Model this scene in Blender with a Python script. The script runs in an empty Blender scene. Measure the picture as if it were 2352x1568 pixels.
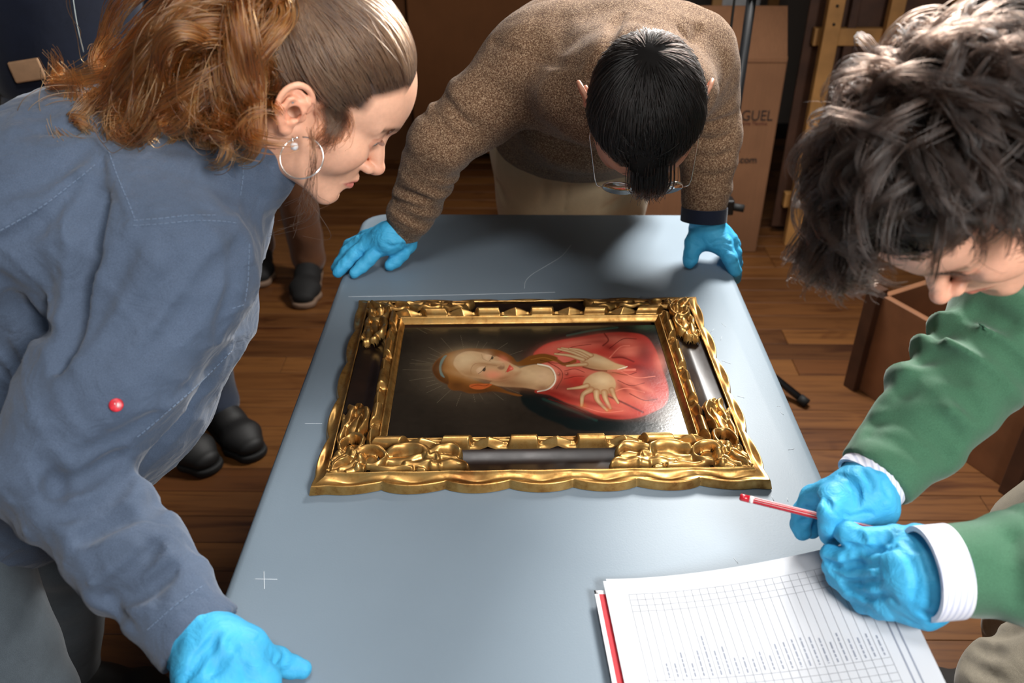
import bpy, bmesh, math, random
import numpy as np
from mathutils import Vector, Matrix

# ------------------------------------------------------------------ camera, world, lights, exposure
scene = bpy.context.scene
COL = scene.collection
FPX, CX, CY = 1993.0, 1176.0, 784.0
PITCH, YAW = math.radians(32.4), math.radians(0.5)
CAM = np.array([0.0, 0.0, 1.516])
_f = np.array([-math.sin(YAW) * math.cos(PITCH), math.cos(YAW) * math.cos(PITCH), -math.sin(PITCH)])
_r = np.array([math.cos(YAW), math.sin(YAW), 0.0])
_u = np.cross(_r, _f)
cam_data = bpy.data.cameras.new('camera')
cam_data.sensor_width = 36.0
cam_data.lens = FPX / 2352.0 * 36.0
cam_data.clip_start = 0.02
cam_data.dof.use_dof = True
cam_data.dof.focus_distance = 1.22
cam_data.dof.aperture_fstop = 5.0
cam = bpy.data.objects.new('camera', cam_data)
COL.objects.link(cam)
cam.matrix_world = Matrix(((_r[0], _u[0], -_f[0], CAM[0]), (_r[1], _u[1], -_f[1], CAM[1]),
                           (_r[2], _u[2], -_f[2], CAM[2]), (0, 0, 0, 1)))
scene.camera = cam

world = bpy.data.worlds.new('world')
scene.world = world
world.use_nodes = True
world.node_tree.nodes['Background'].inputs[0].default_value = (0.9, 0.95, 1.0, 1)
world.node_tree.nodes['Background'].inputs[1].default_value = 0.16

def area_light(name, loc, target, size, power, color=(1, 1, 1), size_y=None):
    d = bpy.data.lights.new(name, 'AREA')
    d.shape = 'RECTANGLE' if size_y else 'DISK'
    d.size = size
    if size_y:
        d.size_y = size_y
    d.energy = power
    d.color = color
    o = bpy.data.objects.new(name, d)
    COL.objects.link(o)
    o.location = loc
    o.rotation_euler = (Vector(target) - Vector(loc)).to_track_quat('-Z', 'Y').to_euler()
    return o

KEY_POS, KEY_AIM = (0.70, 2.36, 1.92), (0.14, 0.95, 0.82)
area_light('softbox_light', KEY_POS, KEY_AIM, 0.46, 48.0, (1.0, 0.97, 0.93), 0.46)
area_light('ceiling_light_source', (0.02, 0.36, 2.62), (0.0, 0.75, 0.8), 0.50, 9.0, (1.0, 0.985, 0.97))
FILL_POS, FILL_AIM = (0.85, -0.62, 2.02), (-0.15, 0.9, 0.95)
area_light('fill_light', FILL_POS, FILL_AIM, 0.50, 27.0, (1.0, 0.98, 0.96), 0.50)

vs = scene.view_settings
vs.view_transform = 'Standard'
vs.look = 'None'
vs.exposure = 0.68
vs.gamma = 1.0
vs.use_curve_mapping = False

cy = scene.cycles
cy.max_bounces = 6; cy.diffuse_bounces = 3; cy.glossy_bounces = 3; cy.transmission_bounces = 5; cy.transparent_max_bounces = 6
cy.caustics_reflective = False; cy.caustics_refractive = False
cy.use_adaptive_sampling = True; cy.adaptive_threshold = 0.05; cy.adaptive_min_samples = 16

# ------------------------------------------------------------------ geometry from camera rays
def ray(px, py):
    return _f + _r * ((px - CX) / FPX) + _u * ((CY - py) / FPX)
def at(px, py, d):
    return CAM + d * ray(px, py)
def atz(px, py, z):
    k = ray(px, py)
    return CAM + k * ((z - CAM[2]) / k[2])
def aty(px, py, y):
    k = ray(px, py)
    return CAM + k * (y / k[1])

# ------------------------------------------------------------------ object helpers
def tag(o, label=None, cat=None, group=None, kind=None):
    if label: o['label'] = label
    if cat: o['category'] = cat
    if group: o['group'] = group
    if kind: o['kind'] = kind
    return o
def empty(name, loc=(0, 0, 0)):
    o = bpy.data.objects.new(name, None)
    o.empty_display_size = 0.05
    COL.objects.link(o)
    o.location = loc
    return o
def link(name, me, mat=None, parent=None):
    o = bpy.data.objects.new(name, me)
    COL.objects.link(o)
    if mat is not None and len(me.materials) == 0:
        me.materials.append(mat)
    if parent is not None:
        o.parent = parent
        o.matrix_parent_inverse = Matrix.Translation(-Vector(parent.location)) if parent.type == 'EMPTY' and parent.parent is None else parent_inv(parent)
    return o
def parent_inv(p):
    m = p.matrix_local.copy()
    q = p.parent
    m = p.matrix_parent_inverse @ m if q else m
    if q: m = Matrix.Translation(q.location) @ m
    return m.inverted()
def np_mesh(name, V, Q, smooth=True):
    V = np.ascontiguousarray(V, np.float32); Q = np.ascontiguousarray(Q, np.int32)
    n, k = Q.shape
    me = bpy.data.meshes.new(name)
    me.vertices.add(len(V)); me.vertices.foreach_set('co', V.ravel())
    me.loops.add(n * k); me.loops.foreach_set('vertex_index', Q.ravel())
    me.polygons.add(n); me.polygons.foreach_set('loop_start', np.arange(0, n * k, k, dtype=np.int32))
    me.update(calc_edges=True)
    me.validate()
    me.polygons.foreach_set('use_smooth', np.full(len(me.polygons), smooth))
    return me
def vcol(me, cols, name='Col'):
    a = me.color_attributes.new(name, 'FLOAT_COLOR', 'POINT')
    c = np.ones((len(me.vertices), 4), np.float32); c[:, :3] = cols
    a.data.foreach_set('color', c.ravel())
def bm_obj(name, bm, mat, parent=None, smooth=False):
    me = bpy.data.meshes.new(name)
    bmesh.ops.recalc_face_normals(bm, faces=bm.faces)
    bm.to_mesh(me); bm.free()
    if smooth:
        me.polygons.foreach_set('use_smooth', np.full(len(me.polygons), True))
    return link(name, me, mat, parent)
def bm_box(bm, c, s, rot=None, bevel=0.0, seg=2):
    r = bmesh.ops.create_cube(bm, size=1.0)
    M = Matrix.Translation(c) @ (rot.to_4x4() if rot is not None else Matrix.Identity(4)) @ Matrix.Diagonal((*s, 1))
    bmesh.ops.transform(bm, matrix=M, verts=r['verts'])
    if bevel:
        es = list({e for v in r['verts'] for e in v.link_edges})
        bmesh.ops.bevel(bm, geom=es, offset=bevel, segments=seg, affect='EDGES', profile=0.5)
    return bm
def box_obj(name, c, s, mat, parent=None, bevel=0.0, rot=None, seg=2):
    bm = bmesh.new(); bm_box(bm, c, s, rot, bevel, seg)
    return bm_obj(name, bm, mat, parent)
def tube_mesh(name, pts, radii, n=10, caps=True):
    P = np.asarray(pts, float); m = len(P)
    rad = np.full(m, radii) if np.isscalar(radii) else np.asarray(radii, float)
    T = np.gradient(P, axis=0); T /= np.linalg.norm(T, axis=1)[:, None] + 1e-12
    up = np.array([0, 0, 1.0]) if abs(T[0][2]) < 0.9 else np.array([1.0, 0, 0])
    V = []
    a = np.linspace(0, 2 * math.pi, n, endpoint=False)
    x = np.cross(up, T[0]); x /= np.linalg.norm(x)
    for i in range(m):
        x = x - T[i] * (x @ T[i]); x /= np.linalg.norm(x); y = np.cross(T[i], x)
        V.append(P[i] + rad[i] * (np.cos(a)[:, None] * x + np.sin(a)[:, None] * y))
    V = np.concatenate(V)
    Q = []
    for i in range(m - 1):
        for j in range(n):
            k = (j + 1) % n
            Q.append((i * n + j, i * n + k, (i + 1) * n + k, (i + 1) * n + j))
    me = bpy.data.meshes.new(name)
    F = Q + ([tuple(range(n - 1, -1, -1)), tuple(range((m - 1) * n, m * n))] if caps else [])
    me.from_pydata(V.tolist(), [], F)
    me.polygons.foreach_set('use_smooth', np.full(len(me.polygons), True))
    return me
def tube_obj(name, pts, radii, mat, parent=None, n=10):
    return link(name, tube_mesh(name, pts, radii, n), mat, parent)
def spline(pts, n):
    """Catmull-Rom through pts, n samples"""
    P = np.asarray(pts, float)
    P = np.vstack([2 * P[0] - P[1], P, 2 * P[-1] - P[-2]])
    s = np.linspace(0, len(P) - 3, n); i = np.minimum(s.astype(int), len(P) - 4); t = (s - i)[:, None]
    a, b, c, d = P[i], P[i + 1], P[i + 2], P[i + 3]
    return 0.5 * (2 * b + (c - a) * t + (2 * a - 5 * b + 4 * c - d) * t ** 2 + (3 * b - a - 3 * c + d) * t ** 3)

# ------------------------------------------------------------------ materials
def srgb(r, g, b):
    f = lambda c: (c / 255 / 12.92) if c / 255 <= 0.04045 else ((c / 255 + 0.055) / 1.055) ** 2.4
    return (f(r), f(g), f(b))
class NT:
    def __init__(s, name):
        s.m = bpy.data.materials.new(name); s.m.use_nodes = True
        s.t = s.m.node_tree; s.b = s.t.nodes['Principled BSDF']; s.out = s.t.nodes['Material Output']
    def n(s, typ, **kw):
        x = s.t.nodes.new(typ)
        for k, v in kw.items():
            if k.startswith('i_'):
                x.inputs[k[2:].replace('_', ' ')].default_value = v
            else:
                setattr(x, k, v)
        return x
    def l(s, a, b): s.t.links.new(a, b)
    def coord(s, kind='Object', scale=(1, 1, 1), rot=(0, 0, 0)):
        tc = s.n('ShaderNodeTexCoord'); mp = s.n('ShaderNodeMapping')
        mp.inputs['Scale'].default_value = scale; mp.inputs['Rotation'].default_value = rot
        s.l(tc.outputs[kind], mp.inputs[0]); return mp.outputs[0]
    def noise(s, scale, detail=3, rough=0.5, vec=None, dist=0.0):
        x = s.n('ShaderNodeTexNoise'); x.inputs['Scale'].default_value = scale; x.inputs['Detail'].default_value = detail
        x.inputs['Roughness'].default_value = rough; x.inputs['Distortion'].default_value = dist
        s.l(vec if vec is not None else s.coord(), x.inputs['Vector']); return x.outputs['Fac']
    def ramp(s, fac, stops):
        x = s.n('ShaderNodeValToRGB'); e = x.color_ramp.elements
        while len(e) < len(stops): e.new(0.5)
        for i, (p, c) in enumerate(stops):
            e[i].position = p; e[i].color = (*c, 1) if len(c) == 3 else c
        s.l(fac, x.inputs[0]); return x.outputs[0]
    def mix(s, fac, a, b, mode='MIX'):
        x = s.n('ShaderNodeMix', data_type='RGBA', blend_type=mode)
        for sock, v in ((x.inputs[0], fac), (x.inputs[6], a), (x.inputs[7], b)):
            if hasattr(v, 'is_linked'): s.l(v, sock)
            elif isinstance(v, (int, float)): sock.default_value = v
            else: sock.default_value = (*v, 1)
        return x.outputs[2]
    def bump(s, h, strength=0.3, dist=0.001, prev=None):
        x = s.n('ShaderNodeBump'); x.inputs['Strength'].default_value = strength; x.inputs['Distance'].default_value = dist
        s.l(h, x.inputs['Height'])
        if prev is not None: s.l(prev, x.inputs['Normal'])
        s.l(x.outputs[0], s.b.inputs['Normal']); return x.outputs[0]
    def set(s, **kw):
        for k, v in kw.items():
            sock = s.b.inputs[k.replace('_', ' ')]
            if hasattr(v, 'is_linked'): s.l(v, sock)
            elif isinstance(v, tuple) and len(v) == 3 and sock.type == 'RGBA': sock.default_value = (*v, 1)
            else: sock.default_value = v
        return s

def mat_plain(name, col, rough=0.6, metal=0.0, var=0.12, nscale=30, bump=0.0, bscale=200, bdist=0.0005, spec=0.5):
    m = NT(name)
    n = m.noise(nscale)
    lo = tuple(c * (1 - var) for c in col); hi = tuple(min(1, c * (1 + var)) for c in col)
    m.set(Base_Color=m.ramp(n, [(0.3, lo), (0.7, hi)]), Roughness=rough, Metallic=metal)
    m.b.inputs['Specular IOR Level'].default_value = spec
    if bump: m.bump(m.noise(bscale, 4), bump, bdist)
    return m.m
def mat_fabric(name, col, rough=0.9, var=0.15, weave=1500, wstr=0.35, sheen=0.2, wear=None, wrinkle=0.25, wscale=22, wdist=0.004, wrot=(0, 0, 0), wvec=(1, 1, 1)):
    m = NT(name)
    co = m.coord()
    big = m.noise(9, 4, 0.6, co); fine = m.noise(weave, 2, 0.7, co)
    a = m.ramp(big, [(0.3, tuple(c * (1 - var) for c in col)), (0.7, tuple(min(1, c * (1 + var)) for c in col))])
    b = m.ramp(fine, [(0.35, (0.72, 0.72, 0.72)), (0.65, (1.12, 1.12, 1.12))])
    m.set(Base_Color=m.mix(1.0, a, b, 'MULTIPLY'), Roughness=rough, Sheen_Weight=sheen, Sheen_Roughness=0.5)
    m.b.inputs['Specular IOR Level'].default_value = 0.2
    p = m.bump(fine, wstr, 0.0004)
    wv = m.coord('Object', wvec, wrot)
    wn = m.noise(wscale, 3, 0.5, wv, 1.2)
    m.bump(wn, wrinkle, wdist, p)
    return m.m

# ------------------------------------------------------------------ implicit surfaces -> meshes
class Field:
    """signed distance grid; primitives are blended in, then polygonised with surface nets"""
    def __init__(s, lo, hi, h):
        s.lo = np.asarray(lo, float); s.h = h
        n = np.ceil((np.asarray(hi, float) - s.lo) / h).astype(int) + 1
        s.ax = [(s.lo[i] + h * np.arange(n[i])).astype(np.float32) for i in range(3)]
        s.D = np.full(tuple(n), 0.2, np.float32)
    def blend(s, fn, lo, hi, k=0.0, op='u', pad=None):
        pad = (k + 4 * s.h) if pad is None else pad
        sl = []
        for i in range(3):
            a = max(0, int((lo[i] - pad - s.lo[i]) / s.h)); b = min(len(s.ax[i]), int((hi[i] + pad - s.lo[i]) / s.h) + 2)
            if b <= a: return s
            sl.append(slice(a, b))
        x = s.ax[0][sl[0]][:, None, None]; y = s.ax[1][sl[1]][None, :, None]; z = s.ax[2][sl[2]][None, None, :]
        d = fn(x, y, z).astype(np.float32); D = s.D[tuple(sl)]
        if op == 'u':
            r = np.minimum(D, d)
            if k > 0:
                hh = np.maximum(k - np.abs(D - d), 0) / k; r = r - hh * hh * (k * 0.25)
        else:
            r = np.maximum(D, -d)
            if k > 0:
                hh = np.maximum(k - np.abs(D + d), 0) / k; r = r + hh * hh * (k * 0.25)
        s.D[tuple(sl)] = r
        return s
    def ell(s, c, r, R=None, k=0.01, op='u'):
        c = np.asarray(c, float); r = np.full(3, r, float) if np.isscalar(r) else np.asarray(r, float)
        M = np.eye(3) if R is None else np.asarray(R, float)
        m = r.max()
        def fn(x, y, z):
            a, b, e = x - c[0], y - c[1], z - c[2]
            p = [(M[0, i] * a + M[1, i] * b + M[2, i] * e) for i in range(3)]
            k0 = np.sqrt(sum((p[i] / r[i]) ** 2 for i in range(3))); k1 = np.sqrt(sum((p[i] / r[i] ** 2) ** 2 for i in range(3)))
            return k0 * (k0 - 1) / (k1 + 1e-9)
        ext = np.sqrt(((M * r) ** 2).sum(1))
        return s.blend(fn, c - ext, c + ext, k, op)
    def cone(s, a, b, ra, rb=None, k=0.01, op='u', fold=None, flat=None):
        """tapered capsule; fold(len,phi)->outward offset; flat=(dir,f): squash along dir"""
        a = np.asarray(a, float); b = np.asarray(b, float); rb = ra if rb is None else rb
        ab = b - a; L2 = ab @ ab + 1e-12; L = math.sqrt(L2); ax = ab / L
        if flat is not None:
            w = np.asarray(flat[0], float); w = w - ax * (w @ ax); w /= np.linalg.norm(w)
        else:
            w = np.cross(ax, [0, 0, 1.0]) if abs(ax[2]) < 0.95 else np.cross(ax, [0, 1.0, 0]); w /= np.linalg.norm(w)
        v = np.cross(ax, w)
        def fn(x, y, z):
            px, py, pz = x - a[0], y - a[1], z - a[2]
            t = np.clip((px * ab[0] + py * ab[1] + pz * ab[2]) / L2, 0, 1)
            qx, qy, qz = px - t * ab[0], py - t * ab[1], pz - t * ab[2]
            r = ra + (rb - ra) * t
            if flat is None:
                d = np.sqrt(qx * qx + qy * qy + qz * qz) - r
            else:
                cw = (qx * w[0] + qy * w[1] + qz * w[2]) / flat[1]
                cv = qx * v[0] + qy * v[1] + qz * v[2]; ca = qx * ax[0] + qy * ax[1] + qz * ax[2]
                d = (np.sqrt(cw * cw + cv * cv + ca * ca) - r) * min(1.0, flat[1])
            if fold is not None:
                phi = np.arctan2(qx * w[0] + qy * w[1] + qz * w[2], qx * v[0] + qy * v[1] + qz * v[2])
                d = d - fold(t * L, phi)
            return d
        m = max(ra, rb) * max(1.0, flat[1] if flat else 1.0) + (0.012 if fold else 0)
        return s.blend(fn, np.minimum(a, b) - m, np.maximum(a, b) + m, k, op)
    def chain(s, pts, radii, k=0.006, op='u', kj=None):
        for i in range(len(pts) - 1):
            s.cone(pts[i], pts[i + 1], radii[i], radii[i + 1], k if i == 0 or kj is None else kj, op)
        return s
    def rope(s, pts, radii, k=0.006, op='u'):
        """polyline capsule evaluated as one primitive (no self-bulging)"""
        P = np.asarray(pts, float); rr = np.full(len(P), radii) if np.isscalar(radii) else np.asarray(radii, float)
        def fn(x, y, z):
            best = None
            for i in range(len(P) - 1):
                a, ab = P[i], P[i + 1] - P[i]; L2 = ab @ ab + 1e-12
                px, py, pz = x - a[0], y - a[1], z - a[2]
                t = np.clip((px * ab[0] + py * ab[1] + pz * ab[2]) / L2, 0, 1)
                d = np.sqrt((px - t * ab[0]) ** 2 + (py - t * ab[1]) ** 2 + (pz - t * ab[2]) ** 2) - (rr[i] + (rr[i + 1] - rr[i]) * t)
                best = d if best is None else np.minimum(best, d)
            return best
        m = rr.max()
        return s.blend(fn, P.min(0) - m, P.max(0) + m, k, op)
    def loft(s, pts, w, ra, rb, k=0.02, op='u'):
        """elliptical sections: half-width ra along w, rb across"""
        for i in range(len(pts) - 1):
            a = np.asarray(pts[i], float); b = np.asarray(pts[i + 1], float); ab = b - a; L2 = ab @ ab; ax = ab / math.sqrt(L2)
            ww = np.asarray(w, float) if np.ndim(w) == 1 else np.asarray(w[i], float)
            ww = ww - ax * (ww @ ax); ww = ww / np.linalg.norm(ww); v = np.cross(ax, ww)
            def fn(x, y, z, a=a, ab=ab, L2=L2, ax=ax, ww=ww, v=v, i=i):
                px, py, pz = x - a[0], y - a[1], z - a[2]
                t = np.clip((px * ab[0] + py * ab[1] + pz * ab[2]) / L2, 0, 1)
                qx, qy, qz = px - t * ab[0], py - t * ab[1], pz - t * ab[2]
                A = ra[i] + (ra[i + 1] - ra[i]) * t; B = rb[i] + (rb[i + 1] - rb[i]) * t; m = np.minimum(A, B)
                cw = (qx * ww[0] + qy * ww[1] + qz * ww[2]) / A; cv = (qx * v[0] + qy * v[1] + qz * v[2]) / B
                ca = (qx * ax[0] + qy * ax[1] + qz * ax[2]) / m
                return (np.sqrt(cw * cw + cv * cv + ca * ca) - 1) * m
            m = max(ra[i], ra[i + 1], rb[i], rb[i + 1])
            s.blend(fn, np.minimum(a, b) - m, np.maximum(a, b) + m, k, op)
        return s
    def plane_cut(s, p, n, k=0.0):
        """remove everything on the side n points to"""
        p = np.asarray(p, float); n = np.asarray(n, float) / np.linalg.norm(n)
        lo = s.lo; hi = s.lo + s.h * (np.array(s.D.shape) - 1)
        return s.blend(lambda x, y, z: -((x - p[0]) * n[0] + (y - p[1]) * n[1] + (z - p[2]) * n[2]) + 0 * (x + y + z), lo, hi, k, 's')
    def warp(s, fn, band=0.03):
        """add fn(x,y,z) to the distance close to the surface"""
        I = np.argwhere(np.abs(s.D) < band)
        x, y, z = s.ax[0][I[:, 0]], s.ax[1][I[:, 1]], s.ax[2][I[:, 2]]
        s.D[I[:, 0], I[:, 1], I[:, 2]] += fn(x, y, z).astype(np.float32)
        return s
    def sample(s, P):
        q = (np.atleast_2d(P) - s.lo) / s.h
        n = np.array(s.D.shape); i = np.clip(np.floor(q).astype(int), 0, n - 2); f = np.clip(q - i, 0, 1)
        r = 0
        for dx in (0, 1):
            for dy in (0, 1):
                for dz in (0, 1):
                    r = r + s.D[i[:, 0] + dx, i[:, 1] + dy, i[:, 2] + dz] * np.abs(1 - dx - f[:, 0]) * np.abs(1 - dy - f[:, 1]) * np.abs(1 - dz - f[:, 2])
        out = ((q < 0) | (q > n - 1)).any(1)
        return np.where(out, 0.2, r)
    def hit(s, px, py, d0=0.4, d1=2.4):
        """first surface point on the line of sight through a photo pixel"""
        k = ray(px, py); d = np.arange(d0, d1, s.h * 0.5)
        v = s.sample(CAM + d[:, None] * k); j = np.argmax(v < 0)
        if v[j] >= 0: return None
        t = d[j] if j == 0 else d[j - 1] + (d[j] - d[j - 1]) * v[j - 1] / (v[j - 1] - v[j] + 1e-9)
        return CAM + t * k
    def trace(s, pix, n=None):
        P = np.asarray(pix, float); P = spline(np.c_[P, np.zeros(len(P))], n or 4 * len(P))[:, :2] if len(P) > 1 else P
        H = [s.hit(*p) for p in P]
        return [h for h in H if h is not None]
    def crease(s, pix, r=0.006, depth=0.006, k=0.006, n=None, taper=True):
        H = s.trace(pix, n)
        if len(H) < 2: return s
        H = np.array(H); t = np.linspace(-1, 1, len(H)); w = (1 - t ** 2) ** 0.5 if taper else np.ones(len(H))
        H = H - np.array([ray(0, 0) * 0]) + (CAM - H) / np.linalg.norm(CAM - H, axis=1)[:, None] * (r - depth)
        return s.rope(H, np.maximum(r * (0.35 + 0.65 * w), s.h * 0.6), k, 's')
    def ridge(s, pix, r=0.005, sink=0.003, k=0.008, n=None):
        H = s.trace(pix, n)
        if len(H) < 2: return s
        H = np.array(H); H = H - (CAM - H) / np.linalg.norm(CAM - H, axis=1)[:, None] * sink
        t = np.linspace(-1, 1, len(H)); w = (1 - t ** 2) ** 0.5
        return s.rope(H, np.maximum(r * (0.4 + 0.6 * w), s.h * 0.5), k, 'u')
    def nets(s):
        D = s.D; S = D < 0; nx, ny, nz = D.shape
        c = S[:-1, :-1, :-1].astype(np.int8)
        for dx in (0, 1):
            for dy in (0, 1):
                for dz in (0, 1):
                    if dx or dy or dz: c = c + S[dx:nx - 1 + dx, dy:ny - 1 + dy, dz:nz - 1 + dz]
        A = np.argwhere((c > 0) & (c < 8))
        idx = np.full((nx - 1, ny - 1, nz - 1), -1, np.int32); idx[A[:, 0], A[:, 1], A[:, 2]] = np.arange(len(A))
        acc = np.zeros((len(A), 3)); cnt = np.zeros(len(A))
        cs = [(a, b, e) for a in (0, 1) for b in (0, 1) for e in (0, 1)]
        g = {q: D[A[:, 0] + q[0], A[:, 1] + q[1], A[:, 2] + q[2]] for q in cs}
        for q in cs:
            for ax in range(3):
                if q[ax] == 0:
                    w = list(q); w[ax] = 1; a, b = g[q], g[tuple(w)]
                    m = (a < 0) != (b < 0)
                    t = np.where(m, a / np.where(m, a - b, 1), 0)
                    p = np.array(q, float)[None] + np.eye(3)[ax][None] * t[:, None]
                    acc += np.where(m[:, None], p, 0); cnt += m
        V = s.lo + s.h * (A + acc / cnt[:, None])
        Q = []
        for ax in range(3):
            sl0 = [slice(None)] * 3; sl1 = [slice(None)] * 3
            sl0[ax] = slice(0, -1); sl1[ax] = slice(1, None)
            a, b = S[tuple(sl0)], S[tuple(sl1)]
            E = np.argwhere(a != b); o = [i for i in range(3) if i != ax]
            sh = [nx, ny, nz]
            ok = (E[:, o[0]] > 0) & (E[:, o[1]] > 0) & (E[:, o[0]] < sh[o[0]] - 1) & (E[:, o[1]] < sh[o[1]] - 1)
            E = E[ok]
            flip = a[E[:, 0], E[:, 1], E[:, 2]]
            def ii(d0, d1):
                X = E.copy(); X[:, o[0]] -= d0; X[:, o[1]] -= d1
                return idx[X[:, 0], X[:, 1], X[:, 2]]
            q = np.stack([ii(1, 1), ii(0, 1), ii(0, 0), ii(1, 0)], 1)
            if ax == 1: flip = ~flip
            q[~flip] = q[~flip][:, ::-1]
            Q.append(q)
        return V, np.concatenate(Q)
    def mesh(s, name, mat, parent=None, smooth=0, keep=None):
        V, Q = s.nets()
        if keep is not None:
            m = keep(V); Q = Q[m[Q].all(1)]
            u, inv = np.unique(Q, return_inverse=True); V = V[u]; Q = inv.reshape(Q.shape)
        for _ in range(smooth):
            a = np.zeros_like(V); n = np.zeros(len(V))
            for i in range(4):
                np.add.at(a, Q[:, i], V[Q[:, (i + 1) % 4]]); np.add.at(n, Q[:, i], 1)
            V = 0.5 * V + 0.5 * a / np.maximum(n, 1)[:, None]
        me = np_mesh(name, V, Q)
        return link(name, me, mat, parent)

_rs = np.random.RandomState(7)
_NG = _rs.rand(32, 32, 32).astype(np.float32)
def vnoise(x, y, z):
    """smooth value noise in -1..1 (numpy, tileable lattice)"""
    def g(i, j, k): return _NG[i & 31, j & 31, k & 31]
    xi, yi, zi = np.floor(x).astype(int), np.floor(y).astype(int), np.floor(z).astype(int)
    u, v, w = x - xi, y - yi, z - zi
    u, v, w = u * u * (3 - 2 * u), v * v * (3 - 2 * v), w * w * (3 - 2 * w)
    r = 0
    for a in (0, 1):
        for b in (0, 1):
            for c in (0, 1):
                r = r + g(xi + a, yi + b, zi + c) * (u if a else 1 - u) * (v if b else 1 - v) * (w if c else 1 - w)
    return 2 * r - 1

def hair_curves(name, strands, r0, r1, mat, parent=None):
    sizes = [len(x) for x in strands]
    cd = bpy.data.hair_curves.new(name)
    cd.add_curves(sizes)
    P = np.concatenate(strands).astype(np.float32)
    cd.attributes['position'].data.foreach_set('vector', P.ravel())
    ra = cd.attributes.get('radius') or cd.attributes.new('radius', 'FLOAT', 'POINT')
    rr = np.concatenate([r0 + (r1 - r0) * np.linspace(0, 1, k) ** 1.5 for k in sizes]).astype(np.float32)
    ra.data.foreach_set('value', rr)
    o = bpy.data.objects.new(name, cd)
    COL.objects.link(o)
    cd.materials.append(mat)
    if parent is not None:
        o.parent = parent; o.matrix_parent_inverse = Matrix.Translation(-Vector(parent.location))
    return o

# ------------------------------------------------------------------ floor of pine boards
def mat_floor():
    m = NT('floor_board_pine')
    oi = m.n('ShaderNodeObjectInfo')
    tc = m.n('ShaderNodeTexCoord'); ad = m.n('ShaderNodeVectorMath', operation='ADD'); sc = m.n('ShaderNodeVectorMath', operation='SCALE')
    cb = m.n('ShaderNodeCombineXYZ'); m.l(oi.outputs['Random'], cb.inputs[0]); m.l(oi.outputs['Random'], cb.inputs[2])
    m.l(cb.outputs[0], sc.inputs[0]); sc.inputs['Scale'].default_value = 37.0
    m.l(tc.outputs['Object'], ad.inputs[0]); m.l(sc.outputs[0], ad.inputs[1])
    mp = m.n('ShaderNodeMapping'); mp.inputs['Scale'].default_value = (1.3, 26, 26); m.l(ad.outputs[0], mp.inputs[0])
    mp2 = m.n('ShaderNodeMapping'); mp2.inputs['Scale'].default_value = (2.2, 7, 7); m.l(ad.outputs[0], mp2.inputs[0])
    g = m.noise(2.2, 5, 0.62, mp.outputs[0], 0.6)
    k = m.noise(1.6, 3, 0.5, mp2.outputs[0], 0.8)
    tone = m.ramp(oi.outputs['Random'], [(0.0, srgb(74, 43, 20)), (0.3, srgb(106, 66, 32)), (0.65, srgb(118, 76, 37)), (1.0, srgb(92, 54, 25))])
    gr = m.ramp(g, [(0.3, (0.5, 0.42, 0.34)), (0.5, (0.95, 0.95, 0.95)), (0.72, (1.12, 1.1, 1.05))])
    kn = m.ramp(k, [(0.28, (0.45, 0.33, 0.25)), (0.42, (1, 1, 1))])
    c = m.mix(1.0, m.mix(1.0, tone, gr, 'MULTIPLY'), kn, 'MULTIPLY')
    m.set(Base_Color=c, Roughness=0.42, Coat_Weight=0.15, Coat_Roughness=0.3)
    m.bump(g, 0.08, 0.001)
    return m.m
M_FLOOR = mat_floor()
floor = box_obj('floor', (0, 1.6, -0.021), (7.0, 7.2, 0.012), mat_plain('floor_underlay', srgb(30, 16, 8), 0.9))
tag(floor, 'brown pine board floor under the table', 'floor', kind='structure')
def plank_mesh(L):
    bm = bmesh.new(); bm_box(bm, (0, 0, -0.0075), (L, 0.0885, 0.015), None, 0.0012, 1)
    me = bpy.data.meshes.new('floor_plank'); bm.to_mesh(me); bm.free(); me.materials.append(M_FLOOR); return me
PL = {L: plank_mesh(L - 0.0015) for L in (0.9, 1.2, 1.6, 2.1)}
rng = random.Random(11)
y = 0.10
while y < 4.35:
    x = -2.55 - rng.random() * 1.2
    while x < 2.5:
        L = rng.choice(list(PL))
        o = bpy.data.objects.new('floor_plank', PL[L]); COL.objects.link(o)
        o.location = (x + L / 2, y, 0.0); o.parent = floor
        o.matrix_parent_inverse = Matrix.Identity(4)
        x += L
    y += 0.0895
fl = box_obj('floor_boards_behind', (0, -0.95, -0.0075), (7.0, 2.0, 0.015), M_FLOOR, floor)
wall_mat = mat_plain('wall_paint', srgb(120, 112, 104), 0.85, var=0.06, nscale=3, bump=0.1)
tag(box_obj('wall_back', (0, 4.65, 1.4), (7.0, 0.1, 2.8), wall_mat), 'dim grey back wall behind the stacked boxes', 'wall', kind='structure')
tag(box_obj('wall_left', (-3.55, 1.6, 1.4), (0.1, 6.2, 2.8), wall_mat), 'dim grey wall at the left of the room', 'wall', kind='structure')
tag(box_obj('wall_right', (3.55, 1.6, 1.4), (0.1, 6.2, 2.8), wall_mat), 'dim grey wall at the right of the room', 'wall', kind='structure')
tag(box_obj('ceiling', (0, 1.6, 2.86), (7.0, 7.2, 0.1), mat_plain('ceiling_paint', srgb(150, 148, 144), 0.9, var=0.05)), 'pale ceiling over the room', 'ceiling', kind='structure')
cl = empty('ceiling_lamp', (0.02, 0.36, 2.80))
tag(cl, 'round ceiling lamp above the table', 'lamp')
tube_obj('lamp_housing', [(0.02, 0.36, 2.655), (0.02, 0.36, 2.66), (0.02, 0.36, 2.74), (0.02, 0.36, 2.805)], [0.285, 0.30, 0.25, 0.10], mat_plain('lamp_metal', (0.75, 0.75, 0.75), 0.5), cl, 32)

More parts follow.
